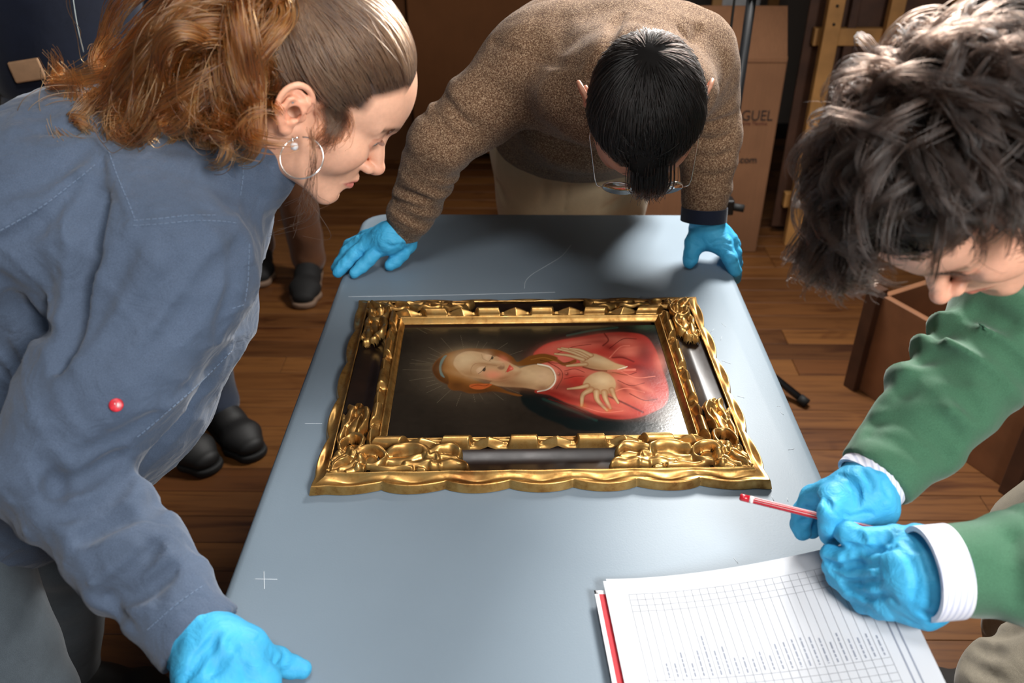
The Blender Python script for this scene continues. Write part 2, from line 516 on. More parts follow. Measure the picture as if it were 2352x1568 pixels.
# ------------------------------------------------------------------ boxes, crates, stand behind the group
def mat_card(name, col):
    m = NT(name)
    n = m.noise(4, 4, 0.6); st = m.noise(3.0, 2, 0.5, m.coord('Object', (120, 120, 1.0)))
    a = m.ramp(n, [(0.3, tuple(c * 0.86 for c in col)), (0.7, tuple(c * 1.1 for c in col))])
    b = m.ramp(st, [(0.35, (0.93, 0.93, 0.93)), (0.65, (1.04, 1.04, 1.04))])
    m.set(Base_Color=m.mix(1.0, a, b, 'MULTIPLY'), Roughness=0.88)
    m.b.inputs['Specular IOR Level'].default_value = 0.25
    m.bump(st, 0.12, 0.0006)
    return m.m
M_CARD = mat_card('cardboard', srgb(138, 98, 70))
M_CARD2 = mat_card('cardboard_darker', srgb(122, 78, 46))
M_TAPE = mat_plain('packing_tape', srgb(140, 100, 66), 0.3)
M_WOOD = mat_plain('raw_pine', srgb(176, 128, 72), 0.6, var=0.2, nscale=14, bump=0.2, bscale=90)
M_DARKWOOD = mat_plain('dark_wood', srgb(74, 46, 30), 0.6, var=0.25, nscale=14, bump=0.2)
M_BLACK = mat_plain('black_metal', srgb(16, 17, 19), 0.35, var=0.1)
M_RUBBER = mat_plain('black_rubber', srgb(12, 12, 12), 0.7)
M_INK = mat_plain('box_ink', srgb(34, 26, 24), 0.8)
M_INKRED = mat_plain('box_ink_red', srgb(92, 40, 34), 0.8)

def cardboard_box(name, c, s, mat, label, flaps=True, rz=0.0):
    e = empty(name, (c[0], c[1], c[2] - s[2] / 2)); tag(e, label, 'box')
    R = Matrix.Rotation(rz, 3, 'Z')
    t = 0.006
    P = lambda v: Vector(c) + R @ Vector(v)
    box_obj('side_panel', P((0, -s[1] / 2, 0)), (s[0], t, s[2]), mat, e, 0.002, R)
    box_obj('side_panel', P((0, s[1] / 2, 0)), (s[0], t, s[2]), mat, e, 0.002, R)
    box_obj('side_panel', P((-s[0] / 2, 0, 0)), (t, s[1], s[2]), mat, e, 0.002, R)
    box_obj('side_panel', P((s[0] / 2, 0, 0)), (t, s[1], s[2]), mat, e, 0.002, R)
    box_obj('bottom_panel', P((0, 0, -s[2] / 2 + t)), (s[0], s[1], t), mat, e, 0, R)
    return e

# tall printed carton on the right, top flaps standing open
bx = cardboard_box('printed_carton', (0.66, 3.30, 0.372), (0.52, 0.50, 0.744), M_CARD, 'tall cardboard carton printed with dark lettering behind the light stand', rz=0.0)
bm = bmesh.new()
fv = [(0.40, 3.05, 0.744), (0.92, 3.05, 0.744), (0.90, 3.075, 0.905), (0.42, 3.075, 0.905)]
vs0 = [bm.verts.new(v) for v in fv] + [bm.verts.new((v[0], v[1] + 0.005, v[2])) for v in fv]
for q in ((0, 1, 2, 3), (7, 6, 5, 4), (0, 4, 5, 1), (1, 5, 6, 2), (2, 6, 7, 3), (3, 7, 4, 0)):
    bm.faces.new([vs0[i] for i in q])
bm_obj('front_flap', bm, M_CARD, bx)
box_obj('crease_tape', (0.66, 3.0445, 0.735), (0.52, 0.003, 0.016), M_CARD, bx, 0.001)
def text_part(name, body, loc, size, mat, parent, rot=(math.pi / 2, 0, 0), align='LEFT', extr=0.0004, bold=0.0, sx=1.0):
    cu = bpy.data.curves.new(name, 'FONT'); cu.body = body; cu.size = size; cu.extrude = extr; cu.align_x = align; cu.offset = bold
    tmp = bpy.data.objects.new(name, cu); COL.objects.link(tmp)
    bpy.context.view_layer.update()
    me = bpy.data.meshes.new_from_object(tmp.evaluated_get(bpy.context.evaluated_depsgraph_get()))
    bpy.data.objects.remove(tmp); me.materials.clear()
    R = Matrix.Translation(loc) @ Matrix.Rotation(rot[2], 4, 'Z') @ Matrix.Rotation(rot[1], 4, 'Y') @ Matrix.Rotation(rot[0], 4, 'X') @ Matrix.Diagonal((sx, 1, 1, 1))
    me.transform(R)
    return link(name, me, mat, parent)
YF = 3.0455
tp = aty(1774, 277, YF)
text_part('printed_name', 'MIGUEL', (tp[0], YF, tp[2]), 0.054, M_INK, bx, align='RIGHT', sx=0.86)
tp = aty(1762, 287, YF)
text_part('printed_line', 'Transporte T\u00e9cnico', (tp[0], YF, tp[2]), 0.017, M_INKRED, bx, align='RIGHT')
tp = aty(1701, 349, YF)
text_part('printed_number', '92', (tp[0], YF, tp[2]), 0.034, M_INKRED, bx, align='RIGHT')
tp = aty(1738, 374, YF)
text_part('printed_address', 'el.com', (tp[0], YF, tp[2]), 0.036, M_INK, bx, align='RIGHT', bold=0.0006)

# large dark carton behind the man, and a second beside it
b2 = cardboard_box('large_carton', (-0.17, 4.20, 0.56), (0.64, 0.46, 1.0), M_CARD2, 'large brown carton standing on blocks behind the leaning man')
for xx in (-0.42, 0.08):
    box_obj('support_block', (xx, 4.22, 0.03), (0.08, 0.38, 0.06), M_DARKWOOD, b2, 0.002)
b3 = cardboard_box('dark_carton', (-0.86, 4.25, 0.62), (0.70, 0.44, 1.24), mat_card('cardboard_dark_brown', srgb(104, 66, 38)), 'dark brown carton against the wall behind the curly-haired woman')  # darkest of the cardboard browns, one even tone on all panels
b4 = cardboard_box('pale_carton', (0.42, 4.22, 0.60), (0.50, 0.40, 1.2), M_CARD, 'pale brown carton against the wall behind the leaning man')
b5 = cardboard_box('low_brown_carton', (0.22, 3.05, 0.20), (0.30, 0.34, 0.40), M_CARD2, 'low brown carton on the floor behind the beige trousers')
# wooden crate frames standing on end at the right
def post(name, p0, p1, w, dpt, mat, parent):
    p0 = Vector(p0); p1 = Vector(p1); d = p1 - p0
    R = d.to_track_quat('Z', 'Y').to_matrix()
    return box_obj(name, (p0 + p1) / 2, (w, dpt, d.length), mat, parent, 0.003, R)
cr = empty('wooden_crate_frame', (1.15, 3.35, 0)); tag(cr, 'raw pine crate frame with upright battens at the right of the carton', 'crate')
for i, (x, yy, w, m_) in enumerate(((1.075, 3.12, 0.055, M_WOOD), (1.17, 3.20, 0.03, M_DARKWOOD), (1.30, 3.16, 0.05, M_WOOD), (1.52, 3.16, 0.055, M_WOOD))):
    post('batten', (x, yy, 0), (x, yy, 1.35), w, 0.035, m_, cr)
for z in (0.16, 0.78, 1.2):
    box_obj('cross_rail', (1.30, 3.19, z), (0.52, 0.03, 0.06), M_WOOD, cr, 0.003)
box_obj('backing_board', (1.30, 3.225, 0.68), (0.56, 0.012, 1.3), M_DARKWOOD, cr, 0.002)
for z in (0.84, 0.90, 0.33):
    tube_obj('screw_head', [(1.075, 3.101, z), (1.075, 3.097, z)], 0.005, M_BLACK, cr, 8)
wf = empty('wooden_stretcher_frame', (0.85, 4.05, 0)); tag(wf, 'wooden stretcher frame with pale panel leaning by the back wall', 'frame')
for x in (0.87, 1.12):
    post('upright', (x, 4.02, 0), (x, 4.08, 1.45), 0.045, 0.03, M_WOOD, wf)
box_obj('top_rail', (0.995, 4.08, 1.42), (0.30, 0.03, 0.045), M_WOOD, wf, 0.003)
box_obj('bottom_rail', (0.995, 4.02, 0.04), (0.30, 0.03, 0.045), M_WOOD, wf, 0.003)
box_obj('pale_panel', (0.98, 4.07, 0.70), (0.17, 0.012, 1.3), mat_plain('pale_panel_paint', srgb(186, 186, 186), 0.7), wf)
# open crate on the floor at the right edge
oc = empty('open_wooden_crate', (1.28, 1.95, 0)); tag(oc, 'brown wooden crate standing on the floor behind the green sleeve', 'crate')
Rc = Matrix.Rotation(math.radians(28), 3, 'Z')
def ocp(x, yy, z): return Vector((1.34, 2.02, 0)) + Rc @ Vector((x, yy, z))
M_CRATE = mat_plain('crate_ply', srgb(128, 84, 54), 0.65, var=0.2, nscale=10, bump=0.15)
for n_, p_, s_ in (('side_board', (-0.22, 0, 0.16), (0.02, 0.5, 0.32)), ('side_board', (0.22, 0, 0.16), (0.02, 0.5, 0.32)),
                   ('end_board', (0, -0.25, 0.16), (0.46, 0.02, 0.32)), ('end_board', (0, 0.25, 0.16), (0.46, 0.02, 0.32)), ('base_board', (0, 0, 0.012), (0.44, 0.5, 0.02))):
    box_obj(n_, ocp(*p_), s_, M_CRATE, oc, 0.002, Rc)
for sx, sy in ((-1, -1), (1, -1), (-1, 1), (1, 1)):
    box_obj('corner_post', ocp(sx * 0.235, sy * 0.265, 0.17), (0.04, 0.04, 0.34), M_DARKWOOD, oc, 0.002, Rc)
# grey plinth glimpsed under the woman's chin
pe = empty('grey_plinth', (-1.12, 3.72, 0)); tag(pe, 'grey plinth on a black base seen below the woman\'s neck', 'plinth')
box_obj('plinth_body', (-1.12, 3.72, 0.24), (0.30, 0.30, 0.40), mat_plain('plinth_grey', srgb(130, 126, 122), 0.7), pe, 0.004)
box_obj('plinth_base', (-1.12, 3.72, 0.02), (0.34, 0.34, 0.04), M_BLACK, pe, 0.003)

# light stand carrying the softbox
st = empty('light_stand', (0.58, 2.30, 0)); tag(st, 'black metal light stand rising behind the man in the sweater', 'light stand')
tube_obj('pole', [(0.58, 2.30, 0.06), (0.58, 2.30, 1.10)], 0.0125, M_BLACK, st, 16)
tube_obj('upper_pole', [(0.58, 2.30, 1.05), (0.58, 2.30, 1.90), (0.66, 2.42, 2.02), (0.72, 2.52, 2.0)], 0.0095, M_BLACK, st, 16)
for z in (0.52, 1.10):
    box_obj('clamp', (0.585, 2.295, z), (0.045, 0.04, 0.045), M_BLACK, st, 0.004)
    tube_obj('clamp_knob', [(0.60, 2.29, z), (0.635, 2.275, z)], 0.011, M_RUBBER, st, 12)
for tip in ((0.84, 2.04, 0.012), (0.60, 2.68, 0.012), (0.22, 2.20, 0.012)):
    hub = Vector((0.58, 2.30, 0.13)); tipv = Vector(tip); mid = hub.lerp(tipv, 0.5)
    lg = tube_obj('leg', [hub, tipv], 0.011, M_BLACK, st, 12)
    tube_obj('rubber_foot', [hub.lerp(tipv, 0.93), tipv], 0.014, M_RUBBER, st, 12)
    tube_obj('brace', [(0.58, 2.30, 0.30), mid], 0.006, M_BLACK, st, 8)
def softbox(pos, aim_at, half, label, depth=0.22):
    sb = empty('softbox', pos); tag(sb, label, 'lamp')
    aim = (Vector(aim_at) - Vector(pos)).normalized(); Rq = aim.to_track_quat('-Z', 'Y').to_matrix()
    bm = bmesh.new()
    fr = [bm.verts.new(Vector(pos) + Rq @ Vector((sx * half, sy * half, 0.01))) for sx, sy in ((-1, -1), (1, -1), (1, 1), (-1, 1))]
    bk = [bm.verts.new(Vector(pos) + Rq @ Vector((sx * 0.07, sy * 0.07, depth))) for sx, sy in ((-1, -1), (1, -1), (1, 1), (-1, 1))]
    for i in range(4):
        bm.faces.new((fr[i], fr[(i + 1) % 4], bk[(i + 1) % 4], bk[i]))
    bm.faces.new(bk)
    bm_obj('shell', bm, M_BLACK, sb)
    tube_obj('lamp_head', [Vector(pos) + Rq @ Vector((0, 0, depth)), Vector(pos) + Rq @ Vector((0, 0, depth + 0.14))], 0.06, M_BLACK, sb, 16)
    return Vector(pos) + Rq @ Vector((0, 0, depth + 0.07))
softbox(KEY_POS, KEY_AIM, 0.25, 'square softbox lamp on top of the black light stand')
pf = softbox(FILL_POS, FILL_AIM, 0.29, 'square softbox lamp standing behind the photographer')
st2 = empty('light_stand', (pf[0], pf[1], 0)); tag(st2, 'black metal light stand behind the photographer', 'light stand')
tube_obj('pole', [(pf[0], pf[1], 0.05), (pf[0], pf[1], pf[2])], 0.012, M_BLACK, st2, 14)
for a_ in (0.3, 2.4, 4.5):
    tube_obj('leg', [(pf[0], pf[1], 0.4), (pf[0] + 0.4 * math.cos(a_), pf[1] + 0.4 * math.sin(a_), 0.012)], 0.011, M_BLACK, st2, 10)
cab = spline([(0.72, 2.60, 1.98), (0.545, 2.30, 1.6), (0.535, 2.29, 1.1), (0.55, 2.32, 0.6), (0.58, 2.42, 0.08), (0.75, 2.7, 0.004)], 40)
cb_ = tube_obj('power_cable', cab, 0.0035, M_RUBBER, st, 8)

# ------------------------------------------------------------------ folding table
def mat_table():
    m = NT('table_plastic')
    n = m.noise(2.5, 3); peb = m.noise(420, 2, 0.6); scr = m.noise(1.2, 6, 0.7, m.coord('Object', (90, 4, 1), (0, 0, 0.5)))
    base = m.ramp(n, [(0.3, srgb(124, 139, 151)), (0.7, srgb(133, 148, 160))])
    s = m.ramp(scr, [(0.70, (0, 0, 0)), (0.78, (1, 1, 1))])
    m.set(Base_Color=m.mix(m.mix(0.06, (0, 0, 0), s), base, srgb(190, 200, 208)), Roughness=0.5)
    m.b.inputs['Specular IOR Level'].default_value = 0.35
    m.bump(peb, 0.20, 0.0006)
    return m.m
M_TABLE = mat_table()
TX0, TX1, TY1, TZ = -0.339, 0.412, 1.748, 0.74
TY0 = TY1 - 1.83
table = empty('folding_table', ((TX0 + TX1) / 2, (TY0 + TY1) / 2, 0)); tag(table, 'grey-blue plastic folding table under the framed painting', 'table')
bm = bmesh.new()
def rrect(x0, x1, y0, y1, r, n=8):
    pts = []
    for cx, cy, a0 in ((x1 - r, y1 - r, 0), (x0 + r, y1 - r, 90), (x0 + r, y0 + r, 180), (x1 - r, y0 + r, 270)):
        for i in range(n + 1):
            a = math.radians(a0 + 90 * i / n); pts.append((cx + r * math.cos(a), cy + r * math.sin(a)))
    return pts
rings = []
for ins, z in ((0.014, TZ - 0.046), (0.003, TZ - 0.043), (0.0, TZ - 0.036), (0.0, TZ - 0.016), (0.002, TZ - 0.008), (0.006, TZ - 0.003), (0.014, TZ)):
    rings.append([bm.verts.new((x, y_, z)) for x, y_ in rrect(TX0 + ins, TX1 - ins, TY0 + ins, TY1 - ins, 0.055 - ins * 0.5)])
for a, b in zip(rings[:-1], rings[1:]):
    for i in range(len(a)):
        j = (i + 1) % len(a); bm.faces.new((a[i], a[j], b[j], b[i]))
bm.faces.new(rings[-1]); bm.faces.new(rings[0][::-1])
top = bm_obj('table_top', bm, M_TABLE, table, smooth=True)
ed = top.data
md = top.modifiers.new('edge', 'EDGE_SPLIT'); md.split_angle = math.radians(50)
M_LEGS = mat_plain('table_steel', srgb(120, 124, 128), 0.4, 0.6)
for yy in (TY1 - 0.32, TY0 + 0.32):
    for xx in (TX0 + 0.10, TX1 - 0.10):
        tube_obj('leg', [(xx, yy, 0.0), (xx, yy, 0.70)], 0.014, M_LEGS, table, 14)
    for zz in (0.18, 0.66):
        tube_obj('cross_bar', [(TX0 + 0.10, yy, zz), (TX1 - 0.10, yy, zz)], 0.011, M_LEGS, table, 12)
for xx in (TX0 + 0.04, TX1 - 0.04):
    box_obj('side_rail', (xx, (TY0 + TY1) / 2, TZ - 0.052), (0.02, 1.60, 0.03), M_LEGS, table, 0.003)
M_SCR = mat_plain('scratch', srgb(205, 212, 218), 0.6)
for pix in ([(1312, 562), (1290, 588), (1255, 610), (1222, 630), (1207, 646), (1205, 662)], [(800, 681), (1000, 678), (1275, 671)],
            [(585, 1329), (637, 1330)], [(606, 1312), (607, 1352)], [(700, 972), (740, 972)]):
    P_ = spline([atz(x, y_, TZ + 0.0001) for x, y_ in pix], 24)
    tube_obj('scratch', P_, 0.00045, M_SCR, table, 4)
for k in range(26):
    x_, y_ = rng.uniform(0.24, 0.40), rng.uniform(0.7, 1.4); a_ = rng.uniform(0, 3.1); l_ = rng.uniform(0.004, 0.016)
    tube_obj('scratch', [(x_, y_, TZ + 0.0001), (x_ + l_ * math.cos(a_), y_ + l_ * math.sin(a_), TZ + 0.0001)], 0.0004, M_SCR, table, 4)

# ------------------------------------------------------------------ carved and gilded frame
FC, FROT, FZ = np.array([0.024, 1.0995]), math.radians(1.7), TZ + 0.0015
FW2, FH2 = 0.303, 0.247
def f2w(P):
    P = np.asarray(P, float); c, s = math.cos(FROT), math.sin(FROT)
    return np.stack([FC[0] + c * P[..., 0] - s * P[..., 1], FC[1] + s * P[..., 0] + c * P[..., 1], FZ + P[..., 2]], -1)
def w2f(P):
    c, s = math.cos(FROT), math.sin(FROT); x, y_ = P[..., 0] - FC[0], P[..., 1] - FC[1]
    return np.stack([c * x + s * y_, -s * x + c * y_], -1)
def mat_gold():
    m = NT('gilded_wood')
    n = m.noise(60, 5, 0.65); n2 = m.noise(14, 4, 0.6)
    a = m.ramp(n, [(0.28, srgb(132, 92, 46)), (0.45, srgb(176, 134, 74)), (0.75, srgb(202, 164, 102))])
    b = m.ramp(n2, [(0.30, srgb(150, 104, 66)), (0.46, (1, 1, 1))])
    m.set(Base_Color=m.mix(0.75, a, b, 'MULTIPLY'), Metallic=0.85, Roughness=m.ramp(n, [(0.3, (0.46, 0.46, 0.46)), (0.7, (0.27, 0.27, 0.27))]))
    m.bump(m.noise(120, 3, 0.5), 0.10, 0.0005)
    return m.m
M_GOLD = mat_gold()
def mat_ebony():
    m = NT('ebonised_wood')
    n = m.noise(20, 5, 0.6)
    m.set(Base_Color=m.ramp(n, [(0.3, srgb(20, 13, 10)), (0.7, srgb(40, 26, 20))]), Roughness=m.ramp(n, [(0.3, (0.42, 0.42, 0.42)), (0.7, (0.28, 0.28, 0.28))]))
    m.bump(m.noise(90, 4), 0.1, 0.0005)
    return m.m
M_EBONY = mat_ebony()
frame = empty('picture_frame', (FC[0], FC[1], FZ)); tag(frame, 'carved gilded picture frame with black panels lying on the table', 'picture frame')

def grid_part(name, X, Y, H, mat, parent, mask=None, base=None):
    """surface grid in frame space (X,Y,H arrays), with optional skirt to a base height"""
    n, m_ = X.shape
    V = f2w(np.stack([X, Y, H], -1)).reshape(-1, 3)
    I = np.arange(n * m_).reshape(n, m_)
    Q = np.stack([I[:-1, :-1], I[1:, :-1], I[1:, 1:], I[:-1, 1:]], -1).reshape(-1, 4)
    if mask is not None:
        mk = mask.ravel(); Q = Q[mk[Q].sum(1) >= 3]
        u, inv = np.unique(Q, return_inverse=True); V = V[u]; Q = inv.reshape(Q.shape)
    return link(name, np_mesh(name, V, Q), mat, parent)

# back board carrying everything
bm = bmesh.new()
bm_box(bm, (0, 0, 0.004), (2 * FW2 - 0.02, 2 * FH2 - 0.02, 0.006))
bmesh.ops.transform(bm, matrix=Matrix.Translation((FC[0], FC[1], FZ)) @ Matrix.Rotation(FROT, 4, 'Z'), verts=bm.verts)
bm_obj('back_board', bm, M_DARKWOOD, frame)

def run_along(side):
    """side runs counter-clockwise: returns half length and mapping (t along, s inward) -> frame xy"""
    if side == 'near': return FW2, lambda t, s: (t, -FH2 + s)
    if side == 'far': return FW2, lambda t, s: (-t, FH2 - s)
    if side == 'left': return FH2, lambda t, s: (-FW2 + s, -t)
    return FH2, lambda t, s: (FW2 - s, t)
ss = lambda a, b, x: np.clip((x - a) / (b - a), 0, 1) ** 2 * (3 - 2 * np.clip((x - a) / (b - a), 0, 1))
PITCH_O, PITCH_I = 0.0862, 0.043
for side in ('near', 'right', 'far', 'left'):
    L, mp = run_along(side)
    # outer scalloped rim
    n = int(L * 2 / 0.0022); t = np.linspace(-1, 1, n)[:, None]
    k = np.linspace(0, 1, 26)[None, :]
    num = 7 if L > 0.28 else 5
    ph = (t + 1) / 2 * num
    lobe = np.abs(np.cos(math.pi * ph)) ** 0.6
    s_out = 0.0095 * (1 - np.abs(np.sin(math.pi * ph))**0.75) * (1 - ss(0.90, 0.985, np.abs(t)))
    s = s_out + (0.0235 - s_out) * k
    tt = t * (L - s)
    dish = np.exp(-((ph % 1 - 0.5) / 0.27) ** 2)
    h = 0.002 + 0.011 * ss(0, 0.16, k) + 0.004 * ss(0.3, 1.0, k) - 0.006 * dish * np.exp(-((k - 0.55) / 0.26) ** 2) + 0.0035 * np.exp(-((k - 0.93) / 0.08) ** 2) + 0 * t
    h = np.where(k == 0, 0.0, h)
    X, Y = mp(tt, s)
    grid_part('outer_rim', X, Y, h, M_GOLD, frame)
    # black panel, slightly hollow
    n2 = 60; t = np.linspace(-1, 1, n2)[:, None]; k = np.linspace(0, 1, 20)[None, :]
    s = 0.0225 + (0.0675 - 0.0225) * k
    h = 0.0125 + 0.007 * ss(0.5, 1, k) - 0.003 * np.sin(math.pi * k) + 0 * t
    X, Y = mp(t * (L - s), s + 0 * t)
    grid_part('black_panel', X, Y, h, M_EBONY, frame)
    # inner moulding: rolls alternating with pointed beads
    Li = L - 0.066
    num = 5 if L > 0.28 else 4
    n = int(Li * 2 / 0.0011); t = np.linspace(-1, 1, n)[:, None]; k = np.linspace(0, 1, 30)[None, :]
    s = 0.066 + 0.0262 * k
    ph = (t + 1) / 2 * num; f = (ph % 1)
    roll = ss(0.03, 0.08, f) * (1 - ss(0.46, 0.51, f))
    x_ = np.clip((f - 0.55) / 0.42, 0, 1); peak = 1 - np.abs(2 * x_ - 1)
    kr = np.clip((k - 0.02) / 0.60, 0, 1)
    dome = np.sqrt(np.clip(1 - (2 * kr - 1) ** 2, 0, 1))
    bead = np.exp(-((kr - 0.40) / (0.10 + 0.32 * peak + 1e-3)) ** 2) * (0.30 + 0.62 * peak ** 0.8)
    ridge = roll * dome + (1 - roll) * bead * ((f > 0.51) | (f < 0.03))
    h = 0.0185 + 0.0145 * ridge * (k < 0.64) + 0.004 * (dome ** 0.5) * (k < 0.64)
    lip = 0.0245 - 0.010 * ss(0.66, 1.0, k) + 0.0022 * np.exp(-((k - 0.72) / 0.05) ** 2)
    h = np.where(k < 0.63, h, lip + 0 * t)
    X, Y = mp(t * (L - s), s + 0 * t)
    grid_part('inner_moulding', X, Y, h, M_GOLD, frame)

# corner carvings: relief built from leaf strokes and knobs on a fine grid
def relief(strokes, X, Y):
    H = np.zeros_like(X)
    for st_ in strokes:
        pts, r, hgt = np.array(st_[0], float), st_[1], st_[2]
        sharp = st_[3] if len(st_) > 3 else 0.5
        if len(pts) > 1:
            P = spline(np.c_[pts, np.zeros(len(pts))], 5 * len(pts))[:, :2]
        else:
            P = np.vstack([pts, pts + 1e-5])
        rr = np.interp(np.linspace(0, 1, len(P)), np.linspace(0, 1, len(r)), r) if np.ndim(r) else np.full(len(P), r)
        best = np.full(X.shape, 9.0)
        for i in range(len(P) - 1):
            ab = P[i + 1] - P[i]; L2 = ab @ ab + 1e-14
            tt = np.clip(((X - P[i][0]) * ab[0] + (Y - P[i][1]) * ab[1]) / L2, 0, 1)
            d = np.hypot(X - P[i][0] - tt * ab[0], Y - P[i][1] - tt * ab[1]) / (rr[i] + (rr[i + 1] - rr[i]) * tt)
            best = np.minimum(best, d)
        q = np.clip(1 - best ** 2, 0, 1) ** sharp * abs(hgt)
        if hgt > 0:
            kk = 0.003
            hh = np.maximum(kk - np.abs(H - q), 0) / kk
            H = np.where(q > 0, np.maximum(H, q) + hh * hh * kk * 0.12, H)
        else:
            H = np.maximum(H - q * (H > 0.001), 0.0012 * (H > 0.001))
    return H
mm = 0.001
def arm(long=False):
    # scroll arm drawn along +x from the corner, y inward (0..46 mm wide band), millimetres
    S = [
        ([(30, 34), (38, 41), (50, 41), (59, 33), (60, 21), (52, 12), (42, 10)], [4.5, 5.5, 5.5, 5, 5, 5, 4], 14, 0.5),   # open ring
        ([(44, 25)], [12], 6, 0.35),
        ([(33, 26)], [8.5], 17), ([(32, 11)], [8], 13),
        ([(48, 10), (62, 7), (76, 9), (90, 7)], [5, 6, 6, 4], 11),
        ([(60, 22), (74, 22), (88, 26), (102, 30)], [7, 11, 12, 8], 11, 0.6),                    # trailing leaf body
        ([(64, 33), (78, 40), (92, 41), (104, 36), (107, 28)], [5, 7.5, 8, 7.5, 5], 16),
        ([(84, 13), (98, 15), (112, 17), (120, 11)], [7, 9, 9.5, 5], 13),
        ([(106, 24), (115, 28), (118, 22)], [6, 6, 5], 14), ([(97, 6), (104, 4)], [5, 4], 10),
        ([(70, 29), (86, 31), (100, 33)], [1.5, 2.2, 1.5], -4, 0.8), ([(90, 19), (104, 22), (114, 21)], [1.4, 2.0, 1.4], -4, 0.8),
    ]
    if long:
        S += [([(104, 30), (118, 37), (132, 41), (141, 33)], [7, 9, 8.5, 5], 15), ([(112, 13), (126, 16), (142, 15), (150, 8)], [8, 10, 9.5, 4], 13), ([(114, 25), (128, 27), (138, 24)], [7, 8, 5], 12), ([(120, 31), (133, 33)], [1.5, 1.5], -4, 0.8), ([(122, 21), (138, 20)], [1.5, 1.5], -4, 0.8)]
    return S
def corner_leaf():
    S = [([(3, 3), (14, 14), (26, 26)], [9, 13, 9], 10, 0.4),
         ([(4, 4), (16, 16), (25, 25)], [3, 8, 5], 15, 0.6),
         ([(6, 16), (14, 28), (22, 36)], [5, 7, 6], 11), ([(16, 6), (28, 14), (36, 22)], [5, 7, 6], 11),
         ([(3, 26), (9, 36), (14, 44)], [5, 7, 7], 9), ([(26, 3), (36, 9), (44, 14)], [5, 7, 7], 9),
         ([(3, 3), (12, 20)], [1.5, 1.5], -4), ([(3, 3), (20, 12)], [1.5, 1.5], -4), ([(12, 22), (20, 30)], [1.4, 1.4], -4), ([(22, 12), (30, 20)], [1.4, 1.4], -4),
         ([(30, 34)], [7], 14), ([(38, 40)], [6], 15)]
    return S
def corner_part(sx, sy, la, lb):
    """L-shaped carving at the corner with signs sx, sy"""
    n1, n2 = 206, 170
    X, Y = np.meshgrid(np.arange(0, n1 * 0.95, 0.95), np.arange(0, n2 * 0.95, 0.95), indexing='ij')
    A = [tuple([[(p[0] * la, p[1]) for p in s_[0]]] + list(s_[1:])) for s_ in arm(True)]
    B = [tuple([[(p[1], p[0] * lb) for p in s_[0]]] + list(s_[1:])) for s_ in arm()]
    H = relief(corner_leaf() + A + B, X, Y)
    band = (X < 45.5) | (Y < 45.5)
    H = np.where(band, H, 0)
    mk = H > 0.35
    # uneven hand carving
    H = H * (1 + 0.10 * np.sin(X * 0.21 + sx) * np.sin(Y * 0.17 + sy))
    for _ in range(3):
        Hp = np.pad(H, 1, mode='edge'); Hs = (Hp[:-2, 1:-1] + Hp[2:, 1:-1] + Hp[1:-1, :-2] + Hp[1:-1, 2:]) / 4; H = np.where(mk, 0.5 * H + 0.5 * Hs, H)
    Xf = sx * (FW2 - 0.0215 - X * mm); Yf = sy * (FH2 - 0.0215 - Y * mm)
    d = np.minimum(X, Y) / 45.0
    Hf = 0.0105 + 0.006 * ss(0.5, 1, d) + 1.22 * H * mm
    o = grid_part('corner_carving', Xf, Yf, Hf, M_GOLD, frame, mk)
    return o
for sx, sy, la, lb in ((-1, -1, 1.23, 1.20), (1, -1, 1.25, 1.22), (1, 1, 1.22, 1.12), (-1, 1, 1.23, 1.10)):
    corner_part(sx, sy, la, lb)

